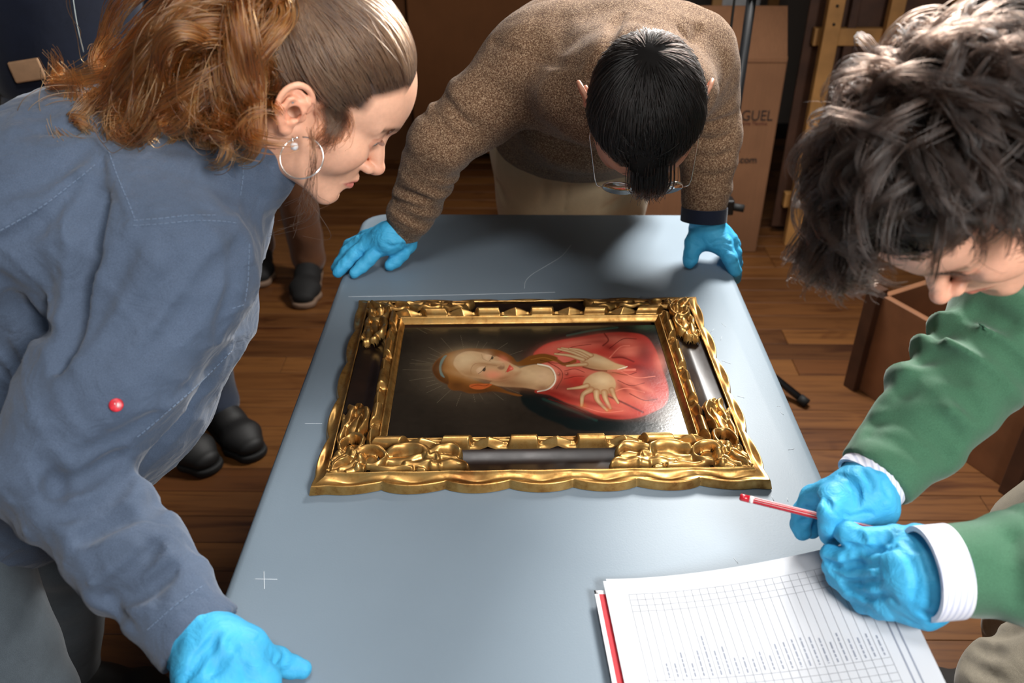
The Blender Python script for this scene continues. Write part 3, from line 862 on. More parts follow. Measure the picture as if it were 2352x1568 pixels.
# ------------------------------------------------------------------ the oil painting: pigment laid on a fine grid of points
PW2, PH2 = 0.2155, 0.1475
pic = {}
def paint():
    st_ = 0.00085
    nx, ny = int(2 * PW2 / st_), int(2 * PH2 / st_)
    gx, gy = np.meshgrid(np.linspace(-PW2, PW2, nx), np.linspace(-PH2, PH2, ny), indexing='ij')
    # colour planes work in "photo pixel" drawing coordinates of the canvas (perspective undone through the canvas plane)
    W = f2w(np.stack([gx, gy, np.full_like(gx, 0.0135)], -1))
    q = W - CAM; d = q @ _f
    PX = CX + FPX * (q @ _r) / d; PY = CY - FPX * (q @ _u) / d
    C = np.zeros(gx.shape + (3,)); C[:] = np.array(srgb(36, 30, 24))
    nz = 0.5 + 0.5 * vnoise(PX / 9 + 3, PY / 6, 0 * PX + 1.5)
    nb = 0.5 + 0.5 * vnoise(PX / 60, PY / 40, 0 * PX + 4.5)
    C *= (0.75 + 0.35 * nb + 0.2 * nz)[..., None]
    def sd_poly(P):
        P = np.asarray(P, float); x, y_ = PX, PY
        d2 = np.full(x.shape, 1e9); ins = np.zeros(x.shape, bool)
        for i in range(len(P)):
            a, b = P[i], P[(i + 1) % len(P)]; e = b - a
            t = np.clip(((x - a[0]) * e[0] + (y_ - a[1]) * e[1]) / (e @ e + 1e-9), 0, 1)
            d2 = np.minimum(d2, (x - a[0] - t * e[0]) ** 2 + (y_ - a[1] - t * e[1]) ** 2)
            c = (a[1] > y_) != (b[1] > y_)
            ins ^= c & (x < (b[0] - a[0]) * (y_ - a[1]) / (b[1] - a[1] + 1e-12) + a[0])
        return np.where(ins, -1, 1) * np.sqrt(d2)
    def over(col, al):
        al = np.clip(al, 0, 1)[..., None]; C[:] = C * (1 - al) + np.asarray(col) * al
    def poly(P, col, soft=1.2, op=1.0, smooth=True):
        if smooth:
            P = np.asarray(P, float); n = len(P); Pc = np.vstack([P[-1], P, P[0], P[1]])
            s = np.linspace(0, n, n * 5, endpoint=False); i = s.astype(int); t = (s - i)[:, None]
            a, b, c, d_ = Pc[i], Pc[i + 1], Pc[i + 2], Pc[np.minimum(i + 3, n + 2)]
            P = 0.5 * (2 * b + (c - a) * t + (2 * a - 5 * b + 4 * c - d_) * t ** 2 + (3 * b - a - 3 * c + d_) * t ** 3)
        over(col, op * np.clip(0.5 - sd_poly(P) / (2 * soft), 0, 1))
    def glow(c, r, col, op, ang=0.0, p=2.0):
        a = math.radians(ang); x, y_ = PX - c[0], PY - c[1]
        u_, v_ = (x * math.cos(a) + y_ * math.sin(a)) / r[0], (-x * math.sin(a) + y_ * math.cos(a)) / r[1]
        over(col, op * np.exp(-(u_ * u_ + v_ * v_) ** (p / 2)))
    def line(P, col, w, op=1.0, soft=0.8):
        P = np.asarray(P, float); P = spline(np.c_[P, np.zeros(len(P))], 6 * len(P))[:, :2]
        d2 = np.full(PX.shape, 1e9)
        for i in range(len(P) - 1):
            e = P[i + 1] - P[i]; t = np.clip(((PX - P[i][0]) * e[0] + (PY - P[i][1]) * e[1]) / (e @ e + 1e-9), 0, 1)
            d2 = np.minimum(d2, (PX - P[i][0] - t * e[0]) ** 2 + (PY - P[i][1] - t * e[1]) ** 2)
        over(col, op * np.clip((w - np.sqrt(d2)) / soft, 0, 1))
    # zoom frame of the canvas: 880 + x/3.267, 720 + y/3.267
    z = lambda L: [(880 + x / 3.267, 720 + y_ / 3.267) for x, y_ in L]
    zz = lambda x, y_: (880 + x / 3.267, 720 + y_ / 3.267)
    f = lambda L: [(950 + x / 7.84, 780 + y_ / 7.84) for x, y_ in L]
    ff = lambda x, y_: (950 + x / 7.84, 780 + y_ / 7.84)
    # warm glow round the head, rays
    glow(zz(640, 430), (115, 58), srgb(112, 98, 78), 0.62, 0, 2.6)
    glow(zz(1100, 70), (300, 16), srgb(92, 80, 48), 0.55)
    glow(zz(1750, 60), (130, 16), srgb(120, 108, 80), 0.5)
    for a in np.arange(20, 340, 9.0):
        ca, sa = math.cos(math.radians(a)), math.sin(math.radians(a)); k = 1 + 0.28 * math.sin(a * 1.7)
        c0 = zz(640, 430)
        line([(c0[0] + 84 * ca, c0[1] + 50 * sa), (c0[0] + 118 * k * ca, c0[1] + 66 * k * sa)], srgb(150, 138, 112), 0.55, 0.5)
    for P in ([(165, 55), (370, 130)], [(165, 62), (330, 150)], [(200, 372), (370, 378)], [(240, 384), (370, 386)]):
        line(z(P), srgb(120, 108, 82), 0.8, 0.5)
    # mantle
    GREEN, DGREEN = srgb(38, 62, 52), srgb(12, 20, 20)
    poly(z([(1040, 560), (1200, 600), (1420, 690), (1560, 760), (1700, 800), (2270, 830), (2270, 880), (1500, 880), (1330, 830), (1180, 770), (1050, 680)]), DGREEN, 3)
    line(z([(1200, 640), (1400, 720), (1600, 800)]), srgb(24, 60, 52), 5, 0.6, 5)
    poly(z([(1270, 190), (1440, 130), (1650, 100), (1950, 60), (2060, 60), (2080, 150), (1900, 160), (1640, 160), (1400, 190)]), DGREEN, 3)
    line(z([(1380, 165), (1560, 128), (1760, 104)]), srgb(40, 78, 66), 4, 0.8, 4); glow(zz(1960, 95), (26, 9), srgb(52, 92, 74), 0.8)
    # dress
    RED, RLT, RDK = srgb(172, 50, 40), srgb(218, 120, 98), srgb(88, 16, 15)
    poly(z([(1130, 300), (1200, 240), (1300, 205), (1480, 175), (1640, 150), (1800, 140), (1960, 165), (2040, 260), (2090, 400), (2140, 560), (2120, 680), (2000, 750), (1880, 785), (1740, 790), (1600, 760), (1480, 700), (1380, 670), (1250, 610), (1140, 590), (1180, 540), (1280, 460), (1240, 390), (1150, 360)]), RED, 2)
    for c, r, col, op, an in (((1500, 230), (70, 16), RLT, .55, -8), ((1780, 200), (44, 10), RLT, .65, 10), ((1850, 290), (36, 12), RLT, .7, -5), ((1700, 255), (20, 8), RDK, .6, 20),
                              ((1640, 170), (60, 7), RDK, .45, -6), ((1380, 330), (50, 12), RLT, .5, 0), ((1330, 400), (24, 22), RLT, .6, 0), ((1480, 430), (40, 10), RLT, .6, 4),
                              ((1350, 560), (60, 14), RDK, .7, 6), ((1500, 620), (50, 14), RLT, .5, 14), ((1420, 640), (46, 8), RDK, .5, 10), ((1620, 720), (60, 10), RLT, .5, 8),
                              ((1760, 640), (34, 22), RLT, .6, 30), ((1850, 500), (40, 20), RLT, .8, 12), ((1900, 620), (36, 16), RLT, .7, 30), ((1800, 560), (20, 8), RDK, .6, 40),
                              ((1960, 300), (22, 30), RDK, .7, 0), ((1900, 400), (26, 8), RDK, .6, 10), ((2080, 370), (14, 26), RLT, .6, 0), ((2010, 470), (30, 20), srgb(70, 26, 30), .6, 0),
                              ((1250, 270), (40, 12), RLT, .35, -20), ((1700, 770), (70, 6), RDK, .5, 2)):
        glow(zz(*c), (r[0] * 1.0, r[1]), col, op, an)
    for P, col, w in (([(1660, 150), (1690, 200), (1650, 240)], RDK, 2.6), ([(1700, 330), (1780, 250), (1850, 240)], RLT, 2.0), ([(1700, 260), (1800, 190), (1900, 190)], RDK, 1.6),
                      ([(1720, 330), (1800, 330), (1880, 360)], RDK, 3.0), ([(1560, 570), (1740, 640), (1950, 740)], srgb(60, 20, 26), 3.4), ([(1700, 600), (1820, 560), (1960, 590)], RLT, 2),
                      ([(1760, 500), (1860, 540), (1960, 520)], RDK, 1.5), ([(1720, 440), (1830, 460), (1900, 440)], RDK, 1.5), ([(1500, 700), (1650, 740), (1800, 730)], RLT, 1.6),
                      ([(1300, 300), (1420, 250), (1560, 230)], RDK, 1.2), ([(1360, 430), (1440, 415), (1510, 440)], RDK, 1.2), ([(1360, 490), (1450, 470), (1510, 470)], RDK, 1.2),
                      ([(1780, 430), (1900, 480), (2040, 470)], RLT, 1.6), ([(1850, 600), (1960, 650), (2060, 640)], RDK, 1.8), ([(1240, 640), (1400, 690), (1520, 740)], RDK, 1.5)):
        line(z(P), col, w, 0.75, w * 0.8)
    line(z([(1240, 365), (1330, 420), (1345, 480), (1300, 565)]), RDK, 1.3, 0.8); line(z([(1200, 370), (1290, 420), (1300, 480), (1262, 555)]), RLT, 6, 0.6, 4)
    for b in ((1318, 455), (1378, 452)):
        glow(zz(*b), (4.5, 4.2), RDK, .9); glow(zz(b[0] - 4, b[1] - 5), (2.0, 1.8), RLT, .8)
    # neck and collar
    SK, SKL, SKD = srgb(184, 146, 104), srgb(212, 182, 140), srgb(122, 78, 48)
    poly(z([(800, 520), (900, 470), (1010, 420), (1070, 395), (1160, 380), (1240, 400), (1285, 450), (1285, 510), (1240, 560), (1180, 575), (1050, 555), (880, 545)]), SK, 1.5)
    glow(zz(960, 520), (56, 14), SKD, .75, 8); glow(zz(1120, 460), (46, 18), SKL, .5, 10); glow(zz(1210, 470), (20, 16), srgb(206, 168, 130), .7)
    line(z([(1160, 378), (1250, 400), (1290, 455), (1288, 515), (1240, 565), (1160, 585)]), srgb(226, 216, 192), 2.0, 0.95); line(z([(1165, 392), (1245, 412), (1280, 458), (1278, 510), (1232, 552)]), srgb(120, 100, 74), 0.9, 0.6)
    # hair
    HB, HD, HL = srgb(112, 66, 26), srgb(52, 26, 14), srgb(160, 106, 44)
    poly(f([(340, 520), (380, 410), (500, 300), (680, 220), (850, 175), (1050, 155), (1250, 165), (1450, 170), (1620, 220), (1780, 310), (1860, 400), (1960, 360), (2100, 290), (2352, 250), (2600, 330), (2352, 420), (2150, 440), (1900, 480), (1850, 460), (1700, 420), (1450, 300), (1200, 400), (900, 600), (1200, 760), (1400, 800), (1560, 860), (1700, 930), (1950, 1000), (1850, 1010), (1600, 950), (1400, 930), (1200, 960), (1000, 965), (850, 920), (700, 910), (620, 850), (600, 800), (470, 740), (380, 640)]), HB, 1.5)
    poly(f([(340, 520), (420, 380), (520, 310), (600, 300), (520, 520), (620, 660), (620, 800), (480, 740), (380, 640)]), HD, 2, .75)
    glow(ff(700, 480), (22, 22), HL, .75, 20); glow(ff(680, 320), (16, 10), HL, .5); glow(ff(900, 700), (34, 10), HL, .45, 10); glow(ff(780, 820), (20, 12), HD, .5); glow(ff(1250, 920), (50, 8), HD, .6)
    line(z([(1100, 330), (1200, 345), (1290, 345), (1360, 380), (1440, 355)]), HB, 5, .9, 2.5); line(z([(1110, 345), (1210, 330), (1300, 360)]), HL, 1.6, .5); line(z([(1180, 350), (1300, 372), (1400, 365)]), HD, 1.5, .5)
    poly(f([(540, 300), (600, 280), (540, 380), (500, 480), (510, 580), (560, 680), (490, 640), (460, 520), (480, 400)]), srgb(98, 116, 108), 1.0)
    # face
    poly(f([(720, 440), (760, 310), (880, 230), (1020, 205), (1200, 225), (1350, 270), (1500, 300), (1650, 370), (1800, 450), (1900, 505), (1940, 560), (1925, 600), (1860, 640), (1750, 690), (1600, 730), (1450, 740), (1300, 715), (1100, 680), (900, 640), (800, 560)]), SK, 1.2)
    for c, r, col, op, an in (((950, 360), (34, 20), SKL, .8, 0), ((1450, 620), (26, 10), srgb(226, 130, 100), .6, 6), ((1620, 360), (14, 9), srgb(222, 124, 94), .6, 30), ((1080, 560), (16, 18), srgb(196, 158, 116), .6, 0),
                              ((1150, 470), (18, 8), srgb(176, 136, 96), .55, -15), ((1340, 440), (26, 6), srgb(176, 134, 96), .5, 4), ((1300, 300), (14, 12), srgb(196, 160, 122), .7, 0), ((1850, 560), (12, 9), SKL, .6, 0),
                              ((1680, 680), (30, 6), SKD, .6, -16), ((900, 620), (40, 8), srgb(184, 142, 96), .6, 12), ((1480, 400), (26, 4), SKL, .5, 3), ((1800, 620), (14, 8), srgb(196, 150, 110), .6, -30)):
        glow(ff(*c), r, col, op, an)
    line(f([(1040, 620), (1030, 540), (1080, 450), (1180, 420), (1330, 440), (1500, 470)]), SKD, 1.2, .5, 1.0)          # brow
    line(f([(1225, 270), (1250, 340), (1330, 380), (1390, 390)]), SKD, 1.1, .5, 1.0)
    poly(f([(1130, 540), (1180, 500), (1240, 480), (1290, 490), (1240, 560), (1190, 610), (1140, 590)]), srgb(206, 166, 130), 1.0, .9); glow(ff(1190, 530), (5, 5), SKL, .6)
    line(f([(1170, 610), (1220, 570), (1265, 525), (1300, 485)]), srgb(52, 28, 18), 1.0, .9); poly(f([(1240, 545), (1275, 500), (1298, 515), (1290, 560), (1262, 570)]), srgb(40, 34, 30), .8, .9)
    poly(f([(1260, 290), (1320, 270), (1390, 275), (1410, 300), (1380, 350), (1330, 375), (1280, 340)]), srgb(204, 164, 126), 1.0, .9); glow(ff(1320, 320), (5, 5), SKL, .5)
    line(f([(1370, 375), (1395, 335), (1420, 290), (1470, 300)]), srgb(52, 28, 18), 0.9, .9); poly(f([(1395, 340), (1415, 300), (1438, 310), (1430, 345), (1405, 355)]), srgb(40, 34, 30), .8, .9)
    line(f([(1390, 395), (1500, 405), (1600, 425), (1640, 480)]), srgb(190, 148, 110), 1.0, .5); poly(f([(1510, 505), (1560, 470), (1610, 430), (1640, 470), (1630, 520), (1570, 540)]), srgb(124, 86, 62), 1.6, .75)
    glow(ff(1600, 450), (5, 3.5), srgb(200, 158, 118), .8)
    poly(f([(1670, 570), (1700, 500), (1730, 450), (1750, 470), (1790, 500), (1795, 535), (1740, 560), (1690, 585)]), srgb(190, 60, 48), 1.0, .95); line(f([(1650, 590), (1700, 530), (1760, 490)]), srgb(110, 24, 24), .7, .8); glow(ff(1760, 515), (4, 3), srgb(230, 130, 110), .8)
    poly(f([(1000, 830), (1060, 795), (1200, 790), (1390, 795), (1400, 820), (1280, 880), (1150, 895), (1040, 870)]), srgb(176, 84, 38), 1.0, .95); line(f([(1040, 840), (1150, 815), (1280, 830), (1350, 810)]), srgb(104, 40, 18), 1.3, .7)
    # hands
    def finger(P, r0, r1, shade=SKD):
        Q = np.asarray(z(P), float); n = 60
        S_ = spline(np.c_[Q, np.zeros(len(Q))], n)[:, :2]
        best = np.full(PX.shape, 9.0)
        for i in range(n):
            r = r0 + (r1 - r0) * i / (n - 1)
            best = np.minimum(best, np.hypot(PX - S_[i][0], (PY - S_[i][1]) * 1.25) / r)
        over(srgb(120, 44, 30), np.clip((1.30 - best) * 3, 0, 1) * 0.45)
        over(srgb(166, 118, 78), np.clip((1.05 - best) * 4, 0, 1)); over(SK, np.clip((0.85 - best) * 3, 0, 1)); over(SKL, np.clip((0.5 - best) * 2, 0, 1) * 0.7)
    poly(z([(1480, 340), (1560, 300), (1640, 320), (1740, 370), (1820, 395), (1800, 420), (1700, 425), (1560, 415), (1500, 390)]), SK, 1.5); glow(zz(1620, 350), (30, 8), SKL, .7, 14)
    for P, a, b in (([(1520, 330), (1420, 290), (1315, 265)], 7, 3.2), ([(1540, 320), (1440, 278), (1340, 258)], 6, 2.8), ([(1560, 312), (1480, 275), (1400, 262)], 6, 2.8), ([(1520, 380), (1450, 385), (1380, 392)], 6, 3.5), ([(1500, 345), (1400, 315), (1290, 302)], 6, 3)):
        finger(P, a, b)
    line(z([(1500, 400), (1600, 425), (1700, 430), (1800, 420)]), RDK, 2.2, .8); line(z([(1760, 420), (1830, 398)]), srgb(226, 210, 186), 1.6, .9)
    line(z([(1690, 430), (1800, 425), (1890, 420)]), RLT, 3, .8)
    poly(z([(1500, 530), (1540, 470), (1620, 435), (1690, 450), (1740, 500), (1740, 560), (1690, 600), (1600, 600), (1540, 570)]), SK, 1.5); glow(zz(1640, 500), (26, 14), SKL, .75, 10); glow(zz(1720, 560), (12, 12), srgb(184, 142, 100), .6)
    for P, a, b in (([(1530, 540), (1470, 555), (1385, 565)], 7, 3), ([(1560, 570), (1500, 610), (1490, 690)], 8, 4), ([(1600, 585), (1610, 650), (1680, 725)], 8, 4), ([(1660, 590), (1670, 640), (1705, 710)], 8, 4), ([(1715, 570), (1735, 620), (1765, 670)], 6.5, 3)):
        finger(P, a, b)
    glow(zz(1500, 690), (8, 6), srgb(200, 110, 60), .6); glow(zz(1690, 720), (8, 6), srgb(200, 110, 60), .6)
    # modelling of the faces' turning sides and the sleeve folds
    for c, r, col, op, an in (((1100, 640), (40, 7), srgb(150, 106, 68), .55, 10), ((1560, 700), (34, 6), srgb(150, 100, 66), .5, -6), ((1010, 600), (14, 10), srgb(158, 116, 76), .5, 0), ((1240, 440), (20, 5), srgb(160, 118, 80), .5, 0), ((1420, 450), (24, 4), srgb(150, 108, 74), .45, 4),
                              ((1760, 600), (10, 6), srgb(160, 110, 74), .5, -20), ((1400, 660), (16, 6), srgb(214, 118, 88), .4, 6), ((1860, 610), (10, 5), srgb(150, 104, 68), .5, -30)):
        glow(ff(*c), r, col, op, an)
    for c, r, col, op, an in (((1700, 440), (26, 6), srgb(150, 104, 66), .5, 12), ((1700, 590), (14, 10), srgb(150, 104, 68), .6, 0), ((1560, 560), (14, 8), srgb(158, 112, 74), .5, 0), ((1560, 400), (30, 5), srgb(150, 102, 66), .5, 8),
                              ((1600, 210), (40, 5), RDK, .45, -4), ((1420, 220), (36, 5), RLT, .4, -10), ((1780, 320), (26, 5), RDK, .5, 8), ((1840, 260), (20, 4), RLT, .5, -6), ((1650, 690), (40, 5), RDK, .4, 12), ((1720, 700), (30, 4), RLT, .4, 16),
                              ((1960, 560), (26, 6), RLT, .5, 24), ((1900, 560), (22, 5), RDK, .45, 30), ((2000, 640), (22, 6), RDK, .4, 20), ((1280, 600), (34, 6), RDK, .5, 8), ((1200, 560), (16, 8), RDK, .5, 0), ((1440, 590), (24, 8), RDK, .5, 20)):
        glow(zz(*c), r, col, op, an)
    # canvas grain
    C *= (0.94 + 0.12 * nz)[..., None]
    I = np.arange(nx * ny).reshape(nx, ny)
    V = f2w(np.stack([gx, gy, 0.0135 + 0.00025 * vnoise(gx * 400, gy * 400, gx * 0 + 2.5) * 0.15], -1)).reshape(-1, 3)
    Q = np.stack([I[:-1, :-1], I[1:, :-1], I[1:, 1:], I[:-1, 1:]], -1).reshape(-1, 4)
    me = np_mesh('painted_panel', V, Q); vcol(me, C.reshape(-1, 3))
    m = NT('old_oil_paint')
    at_ = m.n('ShaderNodeAttribute', attribute_name='Col')
    m.set(Base_Color=at_.outputs['Color'], Roughness=m.ramp(m.noise(12, 4), [(0.3, (0.17, 0.17, 0.17)), (0.7, (0.27, 0.27, 0.27))]))
    cr_ = m.n('ShaderNodeTexVoronoi', feature='DISTANCE_TO_EDGE'); cr_.inputs['Scale'].default_value = 110; m.l(m.coord(), cr_.inputs['Vector'])
    b1 = m.bump(m.ramp(cr_.outputs['Distance'], [(0.0, (0, 0, 0)), (0.06, (1, 1, 1))]), 0.05, 0.0002)
    m.bump(m.noise(900, 3, 0.6), 0.14, 0.0004, b1)
    o = link('painting', me, m.m)
    return o
painting = paint()
tag(painting, 'old oil painting of a woman in red with crossed hands, inside the gilded frame', 'painting')

# ------------------------------------------------------------------ people: shared builders
def mat_skin(name):
    m = NT(name)
    at_ = m.n('ShaderNodeAttribute', attribute_name='Col')
    n = m.noise(170, 4, 0.6)
    c = m.mix(0.5, at_.outputs['Color'], m.mix(1.0, at_.outputs['Color'], m.ramp(n, [(0.3, (0.86, 0.80, 0.78)), (0.7, (1.08, 1.06, 1.05))]), 'MULTIPLY'))
    m.set(Base_Color=c, Roughness=0.46, Subsurface_Weight=0.12, Subsurface_Radius=(0.012, 0.005, 0.003), Subsurface_Scale=0.5)
    m.b.inputs['Specular IOR Level'].default_value = 0.4
    m.bump(m.noise(900, 3, 0.6), 0.10, 0.0003)
    return m.m
M_SKIN = mat_skin('skin')
def mat_hair(name, c0, c1, rough=0.28, ior=1.55):
    m = NT(name)
    h = m.n('ShaderNodeBsdfHairPrincipled'); h.model = 'CHIANG'; h.parametrization = 'COLOR'
    ci = m.n('ShaderNodeHairInfo'); oi = m.noise(55, 2)
    f = m.n('ShaderNodeMath', operation='ADD'); m.l(ci.outputs['Random'], f.inputs[0]); m.l(oi, f.inputs[1])
    f2 = m.n('ShaderNodeMath', operation='MULTIPLY'); m.l(f.outputs[0], f2.inputs[0]); f2.inputs[1].default_value = 0.5
    m.l(m.ramp(f2.outputs[0], [(0.25, c0), (0.75, c1)]), h.inputs['Color'])
    h.inputs['IOR'].default_value = ior; h.inputs['Roughness'].default_value = rough; h.inputs['Radial Roughness'].default_value = 0.4
    m.l(h.outputs[0], m.out.inputs['Surface'])
    return m.m

SKULL_C, SKULL_R = np.array([0, 0.0, 0.050]), np.array([0.0745, 0.0935, 0.0790])
def head_field(neck_end, neck_r=(0.050, 0.056), h=0.0018, chin=1.0, jaw=1.0, nose=1.0, ears=0.86, eye_open=0.0036, lip=1.0):
    """canonical head: +Y face, +Z up, +X subject's right; origin between the ear canals"""
    ne = np.asarray(neck_end, float)
    lo = np.minimum([-0.108, -0.105, -0.125], ne - neck_r[1] - 0.01); hi = np.maximum([0.108, 0.132, 0.138], ne + neck_r[1] + 0.01)
    F = Field(lo, hi, h)
    F.ell(SKULL_C, SKULL_R, k=0.0)
    F.ell((0, 0.040, 0.042), (0.062, 0.055, 0.058), k=0.02)                      # forehead
    F.ell((0, 0.030, -0.020), (0.060, 0.056, 0.064), k=0.022)                    # middle of the face
    for s in (-1, 1):
        F.cone((s * 0.050 * jaw, 0.010, -0.030), (s * 0.046 * jaw, 0.018, -0.062), 0.019, 0.016, k=0.02)
        F.cone((s * 0.046 * jaw, 0.018, -0.062), (s * 0.015, 0.074, -0.088 * chin), 0.016, 0.013, k=0.018)
        F.ell((s * 0.041, 0.054, -0.020), (0.022, 0.024, 0.024), k=0.022)        # cheek
        F.cone((s * 0.062, 0.030, -0.004), (s * 0.040, 0.070, -0.008), 0.010, 0.011, k=0.018)  # cheekbone
    F.ell((0, 0.076, -0.088 * chin), (0.017, 0.015, 0.014), k=0.018)             # chin
    F.ell((0, 0.066, -0.052), (0.028, 0.028, 0.032), k=0.020)                    # muzzle
    for s in (-1, 1):
        F.cone((s * 0.010, 0.0850, 0.0320), (s * 0.044, 0.0690, 0.0325), 0.0085, 0.0065, k=0.014)   # brow
        F.ell((s * 0.0315, 0.0980, 0.0130), (0.0190, 0.0180, 0.0120), k=0.013, op='s')              # eye socket
    # nose
    F.cone((0, 0.0845, 0.020), (0, 0.0985, -0.010), 0.0068, 0.0074, k=0.011)
    F.cone((0, 0.0975, -0.010), (0, 0.1065 + 0.002 * (nose - 1) * 10, -0.0225), 0.0078, 0.0090, k=0.007)
    F.ell((0, 0.1070 + 0.002 * (nose - 1) * 10, -0.0240), (0.0092, 0.0092, 0.0084), k=0.004)
    F.cone((0, 0.098, -0.033), (0, 0.106, -0.030), 0.0045, 0.0050, k=0.005)
    for s in (-1, 1):
        F.ell((s * 0.0110, 0.0965, -0.0275), (0.0068, 0.0098, 0.0070), k=0.005)
        F.ell((s * 0.0058, 0.1010, -0.0350), (0.0034, 0.0060, 0.0042), k=0.002, op='s')
    # eyes
    for s in (-1, 1):
        F.ell((s * 0.0315, 0.0735, 0.0145), 0.0142, k=0.0045)
        F.cone((s * 0.018, 0.083, 0.0235), (s * 0.043, 0.077, 0.0225), 0.0035, 0.003, k=0.006)
        F.ell((s * 0.0325, 0.0900, 0.0105), (0.0140, 0.0105, eye_open), k=0.0015, op='s')
        F.ell((s * 0.0315, 0.0735, 0.0145), 0.0127, k=0.0)
    # lips
    zc = -0.0565
    for s in (-1, 1):
        F.cone((s * 0.003, 0.0945, zc + 0.0055), (s * 0.022, 0.0800, zc + 0.0005), 0.0052 * lip, 0.0024, k=0.005)
        F.cone((0, 0.0925, zc - 0.0065), (s * 0.021, 0.0795, zc - 0.0010), 0.0060 * lip, 0.0026, k=0.005)
    F.rope([(-0.022, 0.0800, zc), (-0.012, 0.0935, zc - 0.0008), (0, 0.0990, zc - 0.0002), (0.012, 0.0935, zc - 0.0008), (0.022, 0.0800, zc)], [0.0008, 0.0016, 0.0016, 0.0016, 0.0008], 0.002, 's')
    F.ell((0, 0.096, -0.0745), (0.016, 0.0075, 0.0050), k=0.008, op='s')         # fold under the lip
    # neck
    F.cone((0, -0.018, -0.015), (0, -0.030, -0.060), neck_r[0] * 0.96, neck_r[0], k=0.03)
    F.cone((0, -0.030, -0.060), ne, neck_r[0], neck_r[1], k=0.02)
    for s in (-1, 1):
        F.cone((s * 0.058, -0.018, -0.030), (s * 0.02 + ne[0], ne[1] + neck_r[1] * 0.75, ne[2]), 0.010, 0.009, k=0.02)
    # ears
    e = ears
    for s in (-1, 1):
        c = np.array([s * 0.0715, -0.010, 0.002])
        def E(f, u, o): return c + np.array([s * (o + 0.004 - 0.32 * f) * 1.0, f, u]) * e + np.array([0, -0.10 * u, 0])
        F.loft([E(-0.004, 0.020, 0.006), E(-0.010, 0.0, 0.005), E(-0.004, -0.018, 0.003)], (0, 1, 0), [0.015 * e, 0.015 * e, 0.010 * e], [0.0045] * 3, k=0.004)
        hx = spline([E(0.010, 0.006, 0.000), E(0.010, 0.020, 0.003), E(0.000, 0.031, 0.006), E(-0.014, 0.031, 0.009), E(-0.024, 0.018, 0.010), E(-0.025, 0.000, 0.010), E(-0.017, -0.016, 0.008), E(-0.006, -0.028, 0.003)], 22)
        F.rope(hx, np.interp(np.linspace(0, 1, 22), np.linspace(0, 1, 8), [0.0030, 0.0034, 0.0036, 0.0036, 0.0034, 0.0032, 0.0034, 0.0050]), 0.0025)
        F.ell(E(-0.002, -0.027, 0.002), (0.0045, 0.0080 * e, 0.0090 * e), k=0.005)
        F.rope([E(-0.006, 0.020, 0.008), E(-0.016, 0.010, 0.010), E(-0.017, -0.004, 0.010), E(-0.008, -0.016, 0.007)], 0.0028, 0.003)
        F.ell(E(-0.004, -0.004, 0.008), (0.0075, 0.0085 * e, 0.0115 * e), k=0.003, op='s')
        F.ell(E(-0.006, 0.021, 0.011), (0.0045, 0.0075 * e, 0.0050 * e), k=0.003, op='s')
        F.ell(E(0.008, -0.004, 0.004), (0.0036, 0.0042, 0.0062), k=0.003)
        F.ell(E(0.000, -0.013, 0.006), (0.0034, 0.0036, 0.0034), k=0.003)
    return F
